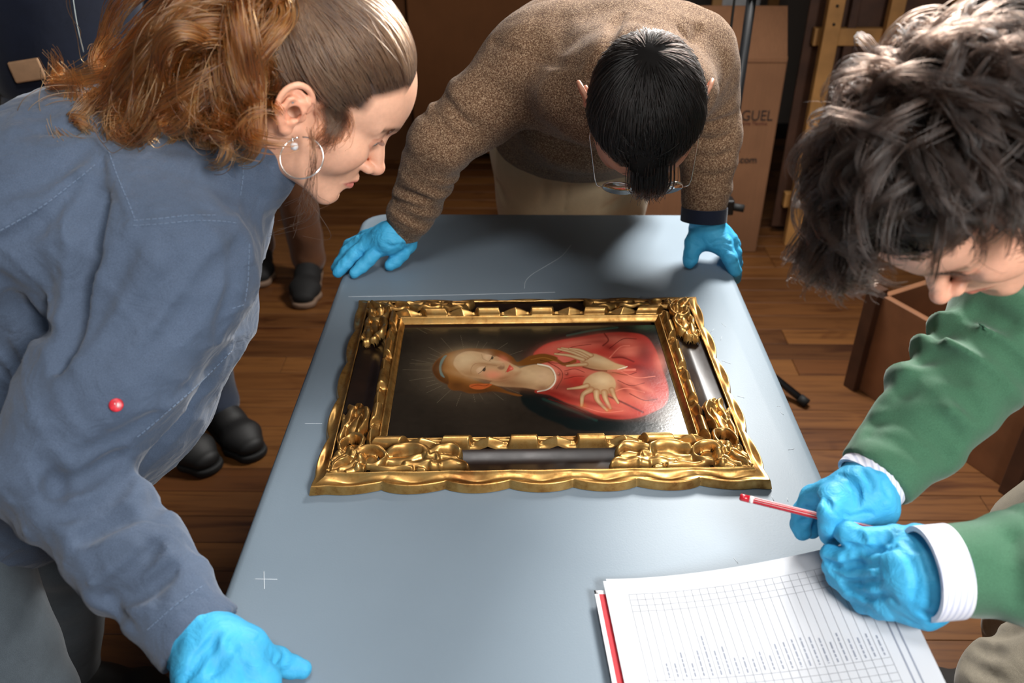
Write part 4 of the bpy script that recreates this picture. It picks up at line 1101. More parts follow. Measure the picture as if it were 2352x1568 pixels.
def head_mesh(name, F, T, R, s, parent, tone, beard=0.0, hair_col=None, hair_fn=None, lipc=None, brow=0.55, blush=0.35, eye_h=0.0055):
    V, Q = F.nets()
    x, y, z = V[:, 0], V[:, 1], V[:, 2]; ax = np.abs(x)
    C = np.tile(np.array(tone), (len(V), 1))
    def g(d, col, op):
        nonlocal C
        w = (op * np.clip(d, 0, 1))[:, None]; C = C * (1 - w) + np.array(col) * w
    red = np.array([min(1, tone[0] * 1.02), tone[1] * 0.72, tone[2] * 0.66])
    g(np.exp(-(((ax - 0.042) / 0.020) ** 2 + ((z + 0.020) / 0.017) ** 2)) * (y > 0.03), red, blush)
    g(np.exp(-((x / 0.013) ** 2 + ((y - 0.110) / 0.016) ** 2 + ((z + 0.024) / 0.013) ** 2)), red, 0.45)
    g(np.exp(-(((y + 0.012) / 0.022) ** 2 + ((z - 0.003) / 0.034) ** 2) ** 2) * np.clip((ax - 0.068) / 0.006, 0, 1), red, 0.45)
    lc = lipc or (tone[0] * 0.80, tone[1] * 0.42, tone[2] * 0.42)
    wl = 0.0085 * (1 - (ax / 0.027) ** 2)
    g(np.clip((wl - np.abs(z + 0.0570)) / 0.003, 0, 1) * (y > 0.076) * (ax < 0.027), lc, 0.85)
    if beard: g(np.clip((-0.030 - z) / 0.02, 0, 1) * (y > 0.0) * np.clip((z + 0.13) / 0.02, 0, 1), (tone[0] * 0.62, tone[1] * 0.60, tone[2] * 0.60), beard)
    zb = 0.0345 + 0.0030 * np.sin(np.clip((ax - 0.012) / 0.038, 0, 1) * math.pi) - 0.05 * np.clip(ax - 0.040, 0, 1)
    g(np.exp(-((z - zb) / 0.0042) ** 2) * (ax > 0.010) * (ax < 0.052) * (y > 0.05), (0.06, 0.035, 0.022), brow)
    for sg in (-1, 1):
        ex = np.array([sg * 0.0315, 0.0735, 0.0145]); d = np.linalg.norm(V - ex, axis=1)
        eye = (d < 0.0131) & (np.abs(z - 0.0105) < eye_h) & (y > 0.078)
        C[eye] = (0.62, 0.60, 0.58)
        ir = np.hypot(x - sg * 0.0330, z - 0.0092)
        C[eye & (ir < 0.0062)] = (0.045, 0.030, 0.020); C[eye & (ir < 0.0026)] = (0.004, 0.004, 0.004)
        lid = (d > 0.0128) & (d < 0.0175) & (y > 0.076)
        C[lid] = C[lid] * np.array([0.92, 0.80, 0.78])
    if hair_fn is not None:
        w = np.clip(hair_fn(x, y, z), 0, 1)[:, None]; C = C * (1 - w) + np.array(hair_col) * w
    W = (np.asarray(R) @ (V * s).T).T + np.asarray(T)
    me = np_mesh(name, W, Q); vcol(me, C)
    return link(name, me, M_SKIN, parent)
def ear_mask(x, y, z):
    a = (np.abs(x) > 0.0735) & (((y + 0.012) / 0.030) ** 2 + ((z - 0.003) / 0.038) ** 2 < 1)
    b = (np.abs(x) > 0.0775) & (((y + 0.012) / 0.042) ** 2 + ((z - 0.003) / 0.054) ** 2 < 1)
    return 1.0 - (a | b)
def head_hit(F, T, R, s, px, py):
    """visible point of a placed head under a photo pixel"""
    k = ray(px, py); d = np.arange(0.5, 1.6, 0.0008)
    P = (np.asarray(R).T @ ((CAM + d[:, None] * k - np.asarray(T)) / s).T).T
    v = F.sample(P); j = np.argmax(v < 0)
    return CAM + d[j] * k if v[j] < 0 else None
def cut_end(F, p, ax, r=0.085, off=0.004):
    """flat end for a sleeve"""
    p = np.asarray(p)
    F.blend(lambda x, y, z: np.maximum(np.sqrt((x - p[0]) ** 2 + (y - p[1]) ** 2 + (z - p[2]) ** 2) - r, -((x - p[0]) * ax[0] + (y - p[1]) * ax[1] + (z - p[2]) * ax[2]) + off), p - r, p + r, 0.0, 's')
def skull_dir(n, rs):
    v = rs.normal(size=(n, 3)); return v / np.linalg.norm(v, axis=1)[:, None]
def on_skull(d, off=0.0):
    """point on the skull ellipsoid in direction d, pushed out by off"""
    t = 1 / np.sqrt(((d / SKULL_R) ** 2).sum(-1, keepdims=True)); p = d * t
    n = p / SKULL_R ** 2; n = n / np.linalg.norm(n, axis=-1, keepdims=True)
    return SKULL_C + p + n * off, n

def mat_glove():
    m = NT('nitrile_glove')
    n = m.noise(26, 3, 0.5); w = m.noise(34, 3, 0.6, m.coord('Object', (1, 1, 1)), 2.0); fine = m.noise(190, 3, 0.6, None, 1.0)
    m.set(Base_Color=m.ramp(n, [(0.3, srgb(56, 160, 208)), (0.7, srgb(78, 182, 226))]), Roughness=0.56, Coat_Weight=0.0)
    m.b.inputs['Specular IOR Level'].default_value = 0.28
    p = m.bump(fine, 0.5, 0.0009)
    m.bump(w, 0.5, 0.0045, p)
    return m.m
M_GLOVE = mat_glove()
def hand_field(parts, h=0.0019, k=0.008, pad=0.012):
    """parts: list of (points, radii[, k]); first entries form the palm"""
    A = np.concatenate([np.asarray(p[0], float) for p in parts]); rm = max(max(p[1]) for p in parts)
    F = Field(A.min(0) - rm - pad, A.max(0) + rm + pad, h)
    for p in parts:
        F.chain([np.asarray(q, float) for q in p[0]], p[1], p[2] if len(p) > 2 else k, kj=0.004)
    return F
def wrinkle(F, amp=0.0011, sc=75, seed=0.0, band=0.02):
    """fine pulled wrinkles of thin rubber or cloth"""
    def fn(x, y, z):
        a = vnoise(x * sc + seed, y * sc * 0.55, z * sc * 0.9 + 3.3); b = vnoise(x * sc * 2.3, y * sc * 1.9 + seed, z * sc * 2.1)
        return amp * (1 - 2 * np.abs(a)) + 0.4 * amp * b
    return F.warp(fn, band)
def folds(amp, per, seed=0.0, skew=1.2, sharp=1.6, var=0.5):
    """ring folds along a sleeve"""
    def fn(l, phi):
        ph = 2 * math.pi * (l / per + skew * 0.16 * np.sin(phi + seed) + 0.12 * np.sin(2 * phi + 1.7 * seed))
        a = 0.5 + 0.5 * np.sin(ph + 0.9 * np.sin(l / per * 2.3 + seed))
        m = 1 - var + var * np.sin(phi * 1.0 + seed * 2.1 + l / per * 0.8)
        return amp * (a ** sharp - 0.4) * m
    return fn
def shoe(parent, heel, toe, up_h, mat, sole_mat, name='shoe'):
    """shoe with sole: heel and toe points on the floor"""
    heel = np.asarray(heel, float); toe = np.asarray(toe, float); f = toe - heel; L = np.linalg.norm(f); f /= L; w = np.array([-f[1], f[0], 0])
    F = Field(np.minimum(heel, toe) - 0.08, np.maximum(heel, toe) + [0.08, 0.08, 0.17], 0.0045)
    P = lambda a, z: heel + f * (a * L) + np.array([0, 0, z])
    F.loft([P(0.12, 0.045), P(0.45, 0.045), P(0.72, 0.040), P(0.90, 0.032)], w, [0.036, 0.042, 0.050, 0.038], [0.040, 0.042, 0.036, 0.026], k=0.02)
    F.cone(P(0.16, 0.05), P(0.20, up_h), 0.040, 0.038, k=0.03)
    F.cone(P(0.45, 0.06), P(0.24, 0.09), 0.030, 0.034, k=0.03)
    F.plane_cut((0, 0, 0.016), (0, 0, -1))
    F.mesh(name, mat, parent)
    S = Field(np.minimum(heel, toe) - 0.08, np.maximum(heel, toe) + [0.08, 0.08, 0.05], 0.0045)
    S.loft([P(0.10, 0.012), P(0.45, 0.012), P(0.72, 0.012), P(0.92, 0.012)], w, [0.041, 0.043, 0.053, 0.042], [0.030, 0.030, 0.030, 0.030], k=0.01)
    S.plane_cut((0, 0, 0.022), (0, 0, 1)); S.plane_cut((0, 0, 0.001), (0, 0, -1))
    S.mesh('sole', sole_mat, parent)

# ------------------------------------------------------------------ woman on the left
woman = empty('person', (-0.78, 0.90, 0.0))
tag(woman, 'woman with curly ponytail in a blue-grey shirt and blue gloves, leaning in from the left', 'person')
WR = np.array([[0.0845, 0.7572, 0.6477], [-0.9964, 0.0681, 0.0504], [-0.006, -0.6496, 0.7602]]); WT = np.array([-0.231, 0.9636, 1.2268]); WS = 0.96
def w_local(p): return WR.T @ (np.asarray(p) - WT) / WS
def w_world(p): return (WR @ (np.atleast_2d(p) * WS).T).T + WT
W_NECK = np.array([-0.345, 0.965, 1.150])
F = head_field(w_local(W_NECK), (0.046, 0.052), h=0.00165, chin=0.96, jaw=0.93, nose=1.06, ears=0.90, eye_open=0.0078, lip=0.95)
WF = F
def w_hairline(x, y, z):
    # scalp area: above and behind a curve from the forehead round the temple to behind the ear
    top = np.clip((z - (0.078 - 0.9 * np.clip(0.070 - y, 0, 0.12))) / 0.012, 0, 1)
    back = np.clip((-0.018 - y) / 0.010, 0, 1) * np.clip((z + 0.035) / 0.012, 0, 1)
    side = np.clip((0.040 - y) / 0.012, 0, 1) * np.clip((z - 0.020) / 0.010, 0, 1)
    side = np.maximum(side, np.clip((0.052 - y) / 0.012, 0, 1) * np.clip((z - 0.034 - 0.2 * np.maximum(y - 0.03, 0)) / 0.010, 0, 1))
    return np.maximum(np.maximum(top * (y < 0.075), back), side) * ear_mask(x, y, z)
head_mesh('body', F, WT, WR, WS, woman, srgb(232, 178, 148), hair_col=srgb(60, 42, 32), hair_fn=w_hairline, lipc=srgb(206, 112, 104), brow=0.85, blush=0.30, eye_h=0.0085)

# --- shirt
J_SH, J_EL, J_WR = at(400, 610, 0.945), at(125, 1075, 0.930), at(452, 1462, 0.885)
SF = Field((-1.02, 0.46, 0.61), (-0.24, 1.26, 1.30), 0.0042)
ydir = (0.08, 1.0, 0.0)
SF.loft([(-0.405, 0.965, 1.105), (-0.52, 0.975, 1.105), (-0.66, 0.975, 1.06), (-0.80, 0.94, 0.98)], ydir, [0.15, 0.18, 0.175, 0.17], [0.088, 0.112, 0.118, 0.115], k=0.05)
SF.cone((-0.40, 0.962, 1.125), at(553, 352, 0.985), 0.080, 0.064, k=0.045)                     # towards the collar
SF.cone((-0.45, 0.99, 1.11), (-0.47, 1.12, 1.06), 0.085, 0.078, k=0.05)                         # far shoulder
SF.cone((-0.47, 1.12, 1.06), (-0.56, 1.14, 0.84), 0.070, 0.055, k=0.03)                         # far sleeve
SF.loft([(-0.405, 0.93, 1.075), (-0.425, 0.90, 0.98), (-0.480, 0.86, 0.89), (-0.540, 0.815, 0.81)], (0.3, 1, 0), [0.12, 0.12, 0.12, 0.11], [0.085, 0.085, 0.085, 0.075], k=0.05)   # front hanging
SF.loft([(-0.62, 0.93, 1.00), (-0.66, 0.90, 0.86), (-0.68, 0.885, 0.715)], (0.5, 1, 0), [0.13, 0.135, 0.145], [0.12, 0.115, 0.11], k=0.06)
# near sleeve
mid = J_SH * 0.5 + J_EL * 0.5
SF.cone((-0.43, 0.93, 1.10), J_SH, 0.085, 0.084, k=0.05)
SF.cone(J_SH, mid, 0.084, 0.079, k=0.02, fold=folds(0.0035, 0.16, 1.0, 2.2))
SF.cone(mid, J_EL, 0.079, 0.068, k=0.02, fold=folds(0.0050, 0.11, 2.0, 2.0))
fm = J_EL * 0.45 + J_WR * 0.55
SF.cone(J_EL, fm, 0.066, 0.054, k=0.016, fold=folds(0.0125, 0.050, 0.4, 2.0, 1.4, 0.45))
cuff0 = J_EL * 0.22 + J_WR * 0.78
SF.cone(fm, cuff0, 0.055, 0.050, k=0.010, fold=folds(0.0090, 0.044, 2.4, 1.6, 1.4, 0.4))
SF.cone(cuff0, J_WR, 0.047, 0.0445, k=0.004)
ax_ = (J_WR - J_EL) / np.linalg.norm(J_WR - J_EL)
SF.blend(lambda x, y, z: np.maximum(np.sqrt((x - J_WR[0]) ** 2 + (y - J_WR[1]) ** 2 + (z - J_WR[2]) ** 2) - 0.085, -((x - J_WR[0]) * ax_[0] + (y - J_WR[1]) * ax_[1] + (z - J_WR[2]) * ax_[2]) + 0.004), J_WR - 0.09, J_WR + 0.09, 0.0, 's')
# cloth relief: soft slack folds
def _slack(x, y, z):
    # long diagonal drag folds plus small creasing
    q = 1 - 2 * np.abs(vnoise(x * 30 + z * 16, y * 22 + 3, z * 11 - x * 8 + 1)); q2 = 1 - 2 * np.abs(vnoise(x * 62 + 4 + z * 20, y * 55, z * 40 + 8))
    return 0.0045 * vnoise(x * 14 + 5, y * 14, z * 9) - 0.0030 * np.clip(q, 0, 1) ** 2 - 0.0014 * np.clip(q2, 0, 1) ** 2
SF.warp(_slack, 0.05)
# main folds and seams, laid where cloth hangs
CR = SF.crease
for P_, r_, d_ in (([(240, 450), (208, 560), (188, 640), (168, 740), (135, 850)], 0.016, 0.026), ([(235, 360), (205, 450), (170, 530)], 0.008, 0.009), ([(560, 560), (470, 640), (400, 740)], 0.010, 0.006),
                   ([(520, 600), (440, 720), (330, 830)], 0.012, 0.006), ([(300, 560), (240, 680), (180, 800)], 0.010, 0.007), ([(470, 560), (380, 660), (280, 760), (200, 860)], 0.012, 0.005),
                   ([(545, 560), (540, 660), (505, 760)], 0.008, 0.006), ([(0, 640), (60, 720), (120, 780)], 0.010, 0.010), ([(20, 440), (110, 400), (190, 340)], 0.008, 0.006), ([(0, 560), (80, 520), (170, 420)], 0.008, 0.008),
                   ([(280, 1040), (200, 1100), (110, 1120)], 0.012, 0.017), ([(300, 1090), (240, 1150), (140, 1190)], 0.010, 0.015), ([(320, 1180), (250, 1200), (180, 1240)], 0.011, 0.015),
                   ([(360, 1250), (300, 1320), (220, 1370)], 0.011, 0.017), ([(400, 1310), (330, 1360), (240, 1370)], 0.009, 0.014), ([(250, 1370), (270, 1410), (300, 1435)], 0.005, 0.007), ([(470, 880), (420, 960), (340, 1060)], 0.012, 0.008),
                   ([(90, 1060), (130, 1110), (110, 1180)], 0.009, 0.010), ([(420, 1060), (380, 1130), (345, 1180)], 0.010, 0.006), ([(60, 300), (150, 290), (230, 300)], 0.008, 0.005), ([(350, 960), (270, 1010), (200, 1040)], 0.009, 0.006)):
    CR(P_, r_, d_, 0.012)
for P_, r_ in (([(240, 335), (262, 400), (290, 470), (305, 512)], 0.0040), ([(305, 512), (370, 508), (440, 500), (500, 500), (545, 505)], 0.0040), ([(545, 505), (570, 545), (580, 600)], 0.004),
               ([(0, 522), (90, 470), (170, 410), (225, 365)], 0.0034), ([(548, 330), (552, 380), (545, 440), (540, 500)], 0.004), ([(575, 700), (530, 715), (500, 735)], 0.003), ([(555, 770), (500, 785), (460, 800)], 0.003),
               ([(530, 800), (450, 880), (370, 950), (310, 1000)], 0.0032), ([(330, 1440), (400, 1380), (465, 1335)], 0.0034), ([(345, 1452), (412, 1394), (476, 1350)], 0.0028)):
    SF.ridge(P_, r_, 0.0022, 0.005)
M_SHIRT = mat_fabric('blue_grey_cotton', srgb(79, 92, 112), 0.88, 0.15, 1300, 0.28, 0.15, wrinkle=0.55, wscale=26, wdist=0.006)
SF.mesh('shirt', M_SHIRT, woman)
# stitched seams (pale worn thread), collar edge, sleeve button
M_STITCH = mat_fabric('worn_seam', srgb(104, 122, 146), 0.9, 0.2, 900, 0.5)
def stitch(F, pix, parent, step=0.006, ln=0.0042, mat=None):
    H = F.trace(pix, 60)
    if len(H) < 3: return
    H = np.array(H); d = np.r_[0, np.cumsum(np.linalg.norm(np.diff(H, axis=0), axis=1))]
    bm = bmesh.new()
    for t in np.arange(0, d[-1] - ln, step):
        a = np.array([np.interp(t, d, H[:, i]) for i in range(3)]); b = np.array([np.interp(t + ln, d, H[:, i]) for i in range(3)])
        c = (a + b) / 2; c = c + (CAM - c) / np.linalg.norm(CAM - c) * 0.0005
        v = Vector(b - a)
        bm_box(bm, c, (0.0009, 0.0009, v.length), v.to_track_quat('Z', 'Y').to_matrix())
    bm_obj('seam_stitching', bm, mat or M_STITCH, parent)
for P_ in ([(247, 340), (270, 405), (297, 470), (312, 508)], [(306, 518), (370, 514), (440, 507), (500, 507), (545, 512)], [(306, 506), (370, 501), (440, 494), (500, 494)], [(0, 530), (90, 478), (170, 418), (225, 373)],
           [(532, 806), (452, 886), (372, 956), (312, 1006)], [(556, 350), (558, 400), (552, 450)], [(560, 700), (520, 712)], [(338, 1446), (406, 1387), (470, 1342)], [(573, 560), (570, 640), (562, 700)]):
    stitch(SF, P_, woman)
bp = SF.hit(267, 930)
if bp is not None:
    bn = (CAM - bp) / np.linalg.norm(CAM - bp)
    bt = tube_obj('sleeve_button', [bp - bn * 0.002, bp + bn * 0.003, bp + bn * 0.0036], [0.0068, 0.0068, 0.0056], mat_plain('red_button', srgb(196, 40, 52), 0.3, var=0.3, nscale=300), woman, 20)
    for dx in (-1, 1):
        c_ = bp + bn * 0.0037 + np.array([dx * 0.0015, 0, 0]); tube_obj('thread', [c_ - _u * 0.002, c_ + _u * 0.002], 0.0006, mat_plain('white_thread', (0.8, 0.8, 0.8), 0.8), bt, 5)
# collar band lying open round the neck
def ring_band(name, c, n, r, w, t, mat, parent, ell=1.0, a0=0, a1=360, side=(0, 1, 0), taper=0.0, seg=48):
    n = Vector(n).normalized(); x = Vector(side); x = (x - n * x.dot(n)).normalized(); y = n.cross(x)
    V, Fc = [], []
    full = abs(a1 - a0) >= 359.9
    for i in range(seg + (0 if full else 1)):
        a = math.radians(a0 + (a1 - a0) * i / seg)
        for rr, hh in ((r, 0), (r + taper, w), (r + t + taper, w), (r + t, 0)):
            p = Vector(c) + x * math.cos(a) * rr + y * math.sin(a) * rr * ell + n * hh
            V.append(p)
    m_ = len(V) // 4
    for i in range(m_ if full else m_ - 1):
        j = (i + 1) % m_
        for q in range(4):
            Fc.append((i * 4 + q, j * 4 + q, j * 4 + (q + 1) % 4, i * 4 + (q + 1) % 4))
    me = bpy.data.meshes.new(name); me.from_pydata([tuple(v) for v in V], [], Fc)
    me.polygons.foreach_set('use_smooth', np.full(len(Fc), True))
    o = link(name, me, mat, parent); o.modifiers.new('edge', 'EDGE_SPLIT').split_angle = math.radians(40)
    return o
CN = WT + WR @ np.array([0, -0.03, -0.10]) * WS
nd = (CN - W_NECK) / np.linalg.norm(CN - W_NECK)
ring_band('collar', at(543, 354, 0.985), (1.0, 0.02, 0.12), 0.060, 0.016, 0.0045, M_SHIRT, woman, 1.0, taper=0.002)

# --- glove on the table edge
gz = lambda x, y, z: atz(x, y, z)
hw = [(J_WR * 1.0), gz(545, 1520, 0.800)]
GF = hand_field([
    ([J_WR - ax_ * 0.012, gz(490, 1500, 0.798), gz(548, 1552, 0.788)], [0.037, 0.036, 0.032]),
    ([gz(500, 1480, 0.800), gz(560, 1500, 0.790), gz(600, 1520, 0.780)], [0.030, 0.028, 0.020]),
    ([gz(470, 1540, 0.795), gz(500, 1640, 0.786)], [0.032, 0.030]),
    ([gz(585, 1510, 0.780), gz(638, 1520, 0.762), gz(668, 1530, 0.7535), gz(694, 1537, 0.7515)], [0.0180, 0.0145, 0.0120, 0.0100], 0.006),
    ([gz(560, 1560, 0.788), gz(600, 1570, 0.782), gz(612, 1640, 0.768), gz(608, 1690, 0.7535)], [0.022, 0.0185, 0.0130, 0.0100], 0.008),
    ([gz(530, 1600, 0.788), gz(575, 1650, 0.782), gz(575, 1730, 0.766), gz(570, 1780, 0.7535)], [0.022, 0.016, 0.0125, 0.0100], 0.008),
    ([gz(500, 1640, 0.786), gz(530, 1700, 0.778), gz(520, 1770, 0.762), gz(510, 1810, 0.7535)], [0.020, 0.015, 0.012, 0.0095], 0.008),
    ([gz(470, 1650, 0.780), gz(480, 1720, 0.770), gz(468, 1770, 0.758), gz(460, 1800, 0.7520)], [0.018, 0.013, 0.011, 0.0085], 0.008)], h=0.0021)
for P_, r_, d_ in (([(505, 1452), (470, 1500), (440, 1550)], 0.004, 0.004), ([(495, 1460), (455, 1510), (420, 1568)], 0.003, 0.003), ([(535, 1465), (537, 1490)], 0.004, 0.003), ([(492, 1478), (488, 1510), (495, 1540)], 0.004, 0.003),
                   ([(550, 1520), (570, 1548), (590, 1560)], 0.005, 0.004), ([(520, 1500), (500, 1525), (480, 1550)], 0.006, 0.004), ([(640, 1500), (630, 1520)], 0.003, 0.003), ([(655, 1512), (640, 1530)], 0.003, 0.003)):
    GF.crease(P_, r_, d_, 0.006)
wrinkle(GF, 0.0009, 60, 1.0)
GF.mesh('glove', M_GLOVE, woman)
wn_ = -ax_
ring_band('glove_cuff', J_WR + ax_ * 0.014, wn_, 0.0375, 0.020, 0.0012, M_GLOVE, woman)

# --- jeans and shoes
M_JEANS = mat_fabric('washed_denim', srgb(86, 96, 104), 0.9, 0.25, 1600, 0.5)
HIP_R, KN_R, AN_R = np.array([-0.78, 0.845, 0.86]), np.array([-0.67, 0.725, 0.47]), np.array([-0.74, 0.72, 0.10])
HIP_L, KN_L, AN_L = np.array([-0.80, 0.98, 0.86]), np.array([-0.74, 1.02, 0.47]), np.array([-0.86, 1.06, 0.10])
JF = Field((-1.06, 0.52, 0.05), (-0.50, 1.26, 1.05), 0.0065)
JF.loft([(-0.80, 0.89, 0.98), (-0.79, 0.89, 0.86)], (0, 1, 0), [0.155, 0.165], [0.11, 0.12], k=0.03)
for a, b, c in ((HIP_R, KN_R, AN_R), (HIP_L, KN_L, AN_L)):
    JF.cone(a, b, 0.098, 0.070, k=0.03, fold=folds(0.003, 0.14, 0.3)); JF.cone(b, c, 0.070, 0.056, k=0.012, fold=folds(0.004, 0.09, 1.3))
JF.mesh('jeans', M_JEANS, woman)
M_SHOE = mat_plain('black_leather', srgb(13, 12, 12), 0.62)
for an in (AN_R, AN_L):
    shoe(woman, (an[0] - 0.055, an[1], 0), (an[0] + 0.205, an[1] - 0.02, 0), 0.12, M_SHOE, M_RUBBER)

# --- hair
rsw = np.random.RandomState(5)
M_WHAIR = mat_hair('brown_hair', srgb(58, 40, 30), srgb(122, 88, 64), 0.30)
M_WCURL = mat_hair('auburn_curls', srgb(54, 26, 13), srgb(166, 90, 40), 0.24)
PB = np.array([0.012, -0.082, 0.088])       # ponytail root on the crown
strands = []
cnt = 0
while cnt < 5600:
    d = skull_dir(4000, rsw); p, nn = on_skull(d, 0.003)
    m = (w_hairline(p[:, 0], p[:, 1], p[:, 2]) > 0.35) & (p[:, 0] > -0.05)
    for q, n_ in zip(p[m], nn[m]):
        t = np.linspace(0, 1, 12)[:, None]
        tgt = PB + rsw.normal(size=3) * 0.008
        a = q / 1.0 - SKULL_C; b = tgt - SKULL_C
        la, lb = np.linalg.norm(a), np.linalg.norm(b)
        om = math.acos(np.clip(a @ b / la / lb, -1, 1)); so = math.sin(om) + 1e-6
        dirs = (np.sin((1 - t) * om) * a / la + np.sin(t * om) * b / lb) / so
        pp, n2 = on_skull(dirs, 0.0)
        lift = 0.002 + 0.012 * np.sin(math.pi * t) ** 0.8 * rsw.uniform(0.4, 1.0) + 0.010 * t ** 3
        w_ = 0.0012 * np.sin(t * rsw.uniform(6, 14) + rsw.uniform(0, 6))
        pts = pp + n2 * lift + w_ * np.cross(n2, b / lb)
        strands.append(w_world(pts)); cnt += 1
        if cnt >= 5600: break
hair = hair_curves('hair', strands, 0.00042, 0.00030, M_WHAIR, woman)
# ponytail: curled locks
root = w_world(PB)[0]
def lock(end, lift, n=40, curls=2.2, amp=0.018, seed=0, count=60, spread=0.007):
    out = []
    rs_ = np.random.RandomState(seed)
    m1 = root * 0.72 + end * 0.28 + lift * 0.9 + rs_.normal(size=3) * 0.010; m2 = root * 0.38 + end * 0.62 + lift * 0.75 + rs_.normal(size=3) * 0.014
    G = spline([root, root + np.array([-0.022, -0.012, 0.022]) + rs_.normal(size=3) * 0.008, m1, m2, end, end + rs_.normal(size=3) * 0.022 + np.array([0.008, 0, 0.006])], n)
    T_ = np.gradient(G, axis=0); T_ /= np.linalg.norm(T_, axis=1)[:, None]
    u1 = np.cross(T_, [0.3, -1, 0.2]); u1 /= np.linalg.norm(u1, axis=1)[:, None]; v1 = np.cross(T_, u1)
    ph0 = rs_.uniform(0, 6.28); t = np.linspace(0, 1, n); sg = rs_.choice([-1, 1])
    am = amp * np.clip((t - 0.08) / 0.35, 0, 1)
    for k_ in range(count):
        stray = rs_.rand() < 0.10
        ph = ph0 + rs_.normal() * (0.9 if stray else 0.16); o1, o2 = rs_.normal(size=2) * spread * (1.6 if stray else 0.6); cu = curls * (1 + rs_.normal() * 0.03); ln = rs_.uniform(0.86, 1.0)
        an = ph + sg * 2 * math.pi * cu * (t ** 1.15)
        r_ = am * (1 + 0.12 * rs_.normal())
        g = 0.45 + 0.55 * np.sin(math.pi * np.clip(t, 0.05, 0.97)) ** 0.6
        off = (np.cos(an) * r_ * 0.75 + o1 * g)[:, None] * u1 + (np.sin(an) * r_ + o2 * g)[:, None] * v1
        out.append((G + off + 0.0010 * np.stack([np.sin(t * 19 + k_), np.cos(t * 23 + k_), np.sin(t * 17 + 2 * k_)], 1))[: max(8, int(n * ln))])
    return out
locks = []
ends = [(118, 205, .985), (135, 262, .975), (175, 240, .96), (200, 295, .955), (240, 275, .95), (285, 305, .94), (320, 285, .93), (365, 300, .925), (405, 280, .92), (440, 305, .915), (475, 312, .91), (515, 318, .905), (550, 320, .90), (572, 305, .895),
        (230, 200, .965), (300, 215, .95), (370, 235, .935), (440, 235, .92), (510, 250, .905), (560, 250, .90), (205, 110, 1.0), (260, 150, .985), (320, 160, .965), (400, 170, .94), (470, 180, .92), (540, 200, .90), (585, 220, .885),
        (350, 90, .98), (430, 110, .95), (500, 130, .93), (560, 150, .91), (600, 180, .895), (150, 180, .99), (250, 235, .955), (340, 255, .935), (420, 255, .92), (490, 275, .91), (545, 285, .90), (590, 140, .90), (605, 100, .905), (450, 60, .97), (520, 70, .95), (380, 190, .93), (290, 255, .945), (570, 275, .885), (185, 215, .97), (330, 205, .94), (530, 300, .895)]
for i, (x_, y_, d_) in enumerate(ends):
    e_ = at(x_ + rsw.normal() * 6, y_ + (8 if y_ > 190 else 4), d_ - 0.01)
    lf = np.array([rsw.normal() * 0.006, -0.012 + rsw.normal() * 0.006, 0.022 + rsw.uniform(-0.01, 0.015)])
    locks += lock(e_, lf, curls=rsw.uniform(1.5, 2.8), amp=rsw.uniform(0.012, 0.021), seed=i, count=62, spread=0.0075)
hair_curves('ponytail', locks, 0.00050, 0.00032, M_WCURL, woman)
# loose wisps in front of the ear and under the jaw
wis = []
for i in range(26):
    a = at(716 + rsw.normal() * 6, 300 + rsw.normal() * 8, 0.893)
    b = at(705 + rsw.normal() * 12, 440 + rsw.normal() * 14, 0.93); c = at(690 + rsw.normal() * 26, 505 + rsw.normal() * 16, 0.96); d_ = at(640 + rsw.normal() * 48, 540 + rsw.normal() * 26, 0.97)
    P_ = spline([a, at(722 + rsw.normal() * 6, 370 + rsw.normal() * 8, 0.888), b, c, d_], 26); wis.append(P_[: rsw.randint(14, 26)])
for i in range(330):
    ps = [(758 + rsw.normal() * 15, 246 + rsw.normal() * 9)]; ps.append((ps[0][0] + 14 + rsw.normal() * 5, ps[0][1] + 34)); ps.append((ps[0][0] + 4 + rsw.normal() * 9, ps[0][1] + 66 + rsw.normal() * 9)); ps.append((ps[0][0] - 20 + rsw.normal() * 9, ps[0][1] + 90 + rsw.normal() * 8))
    Hh = [head_hit(WF, WT, WR, WS, *p) for p in ps]
    if any(h is None for h in Hh): continue
    Hh = [h + (CAM - h) * (0.002 + 0.002 * rsw.rand()) for h in Hh]
    wis.append(spline(Hh, 12)[: rsw.randint(7, 13)])
hair_curves('hair_wisps', wis, 0.00022, 0.00012, mat_hair('wisp_hair', srgb(48, 32, 24), srgb(96, 66, 44)), woman)
bw = []
for i in range(150):      # eyebrow and lashes of the visible side
    t = rsw.rand(); x0 = 0.012 + 0.038 * t; z0 = 0.0345 + 0.003 * math.sin(t * math.pi) - 0.05 * max(0, x0 - 0.040) + rsw.normal() * 0.0012
    y0 = 0.0945 - 0.30 * max(0, x0 - 0.010) * (0.6 + 7 * x0)
    p0 = np.array([x0, y0 - 0.0005, z0]); bw.append(w_world(np.array([p0, p0 + [0.002, 0.0016, 0.0008], p0 + [0.0048, 0.0012, 0.0002]])))
for sx in (1, -1):
    for i in range(26):
        a = -0.9 + 1.8 * i / 25; p0 = np.array([sx * (0.0320 + 0.0118 * math.sin(a)), 0.0735 + 0.0132 * math.cos(a), 0.0165])
        dr = np.array([sx * 0.35 * math.sin(a), 0.9, -0.28]); bw.append(w_world(np.array([p0, p0 + dr * 0.0035, p0 + dr * 0.0068 + [0, 0, 0.0010]])))
hair_curves('brows_and_lashes', bw, 0.00034, 0.00014, mat_hair('dark_lash', srgb(40, 26, 20), srgb(60, 40, 30)), woman)
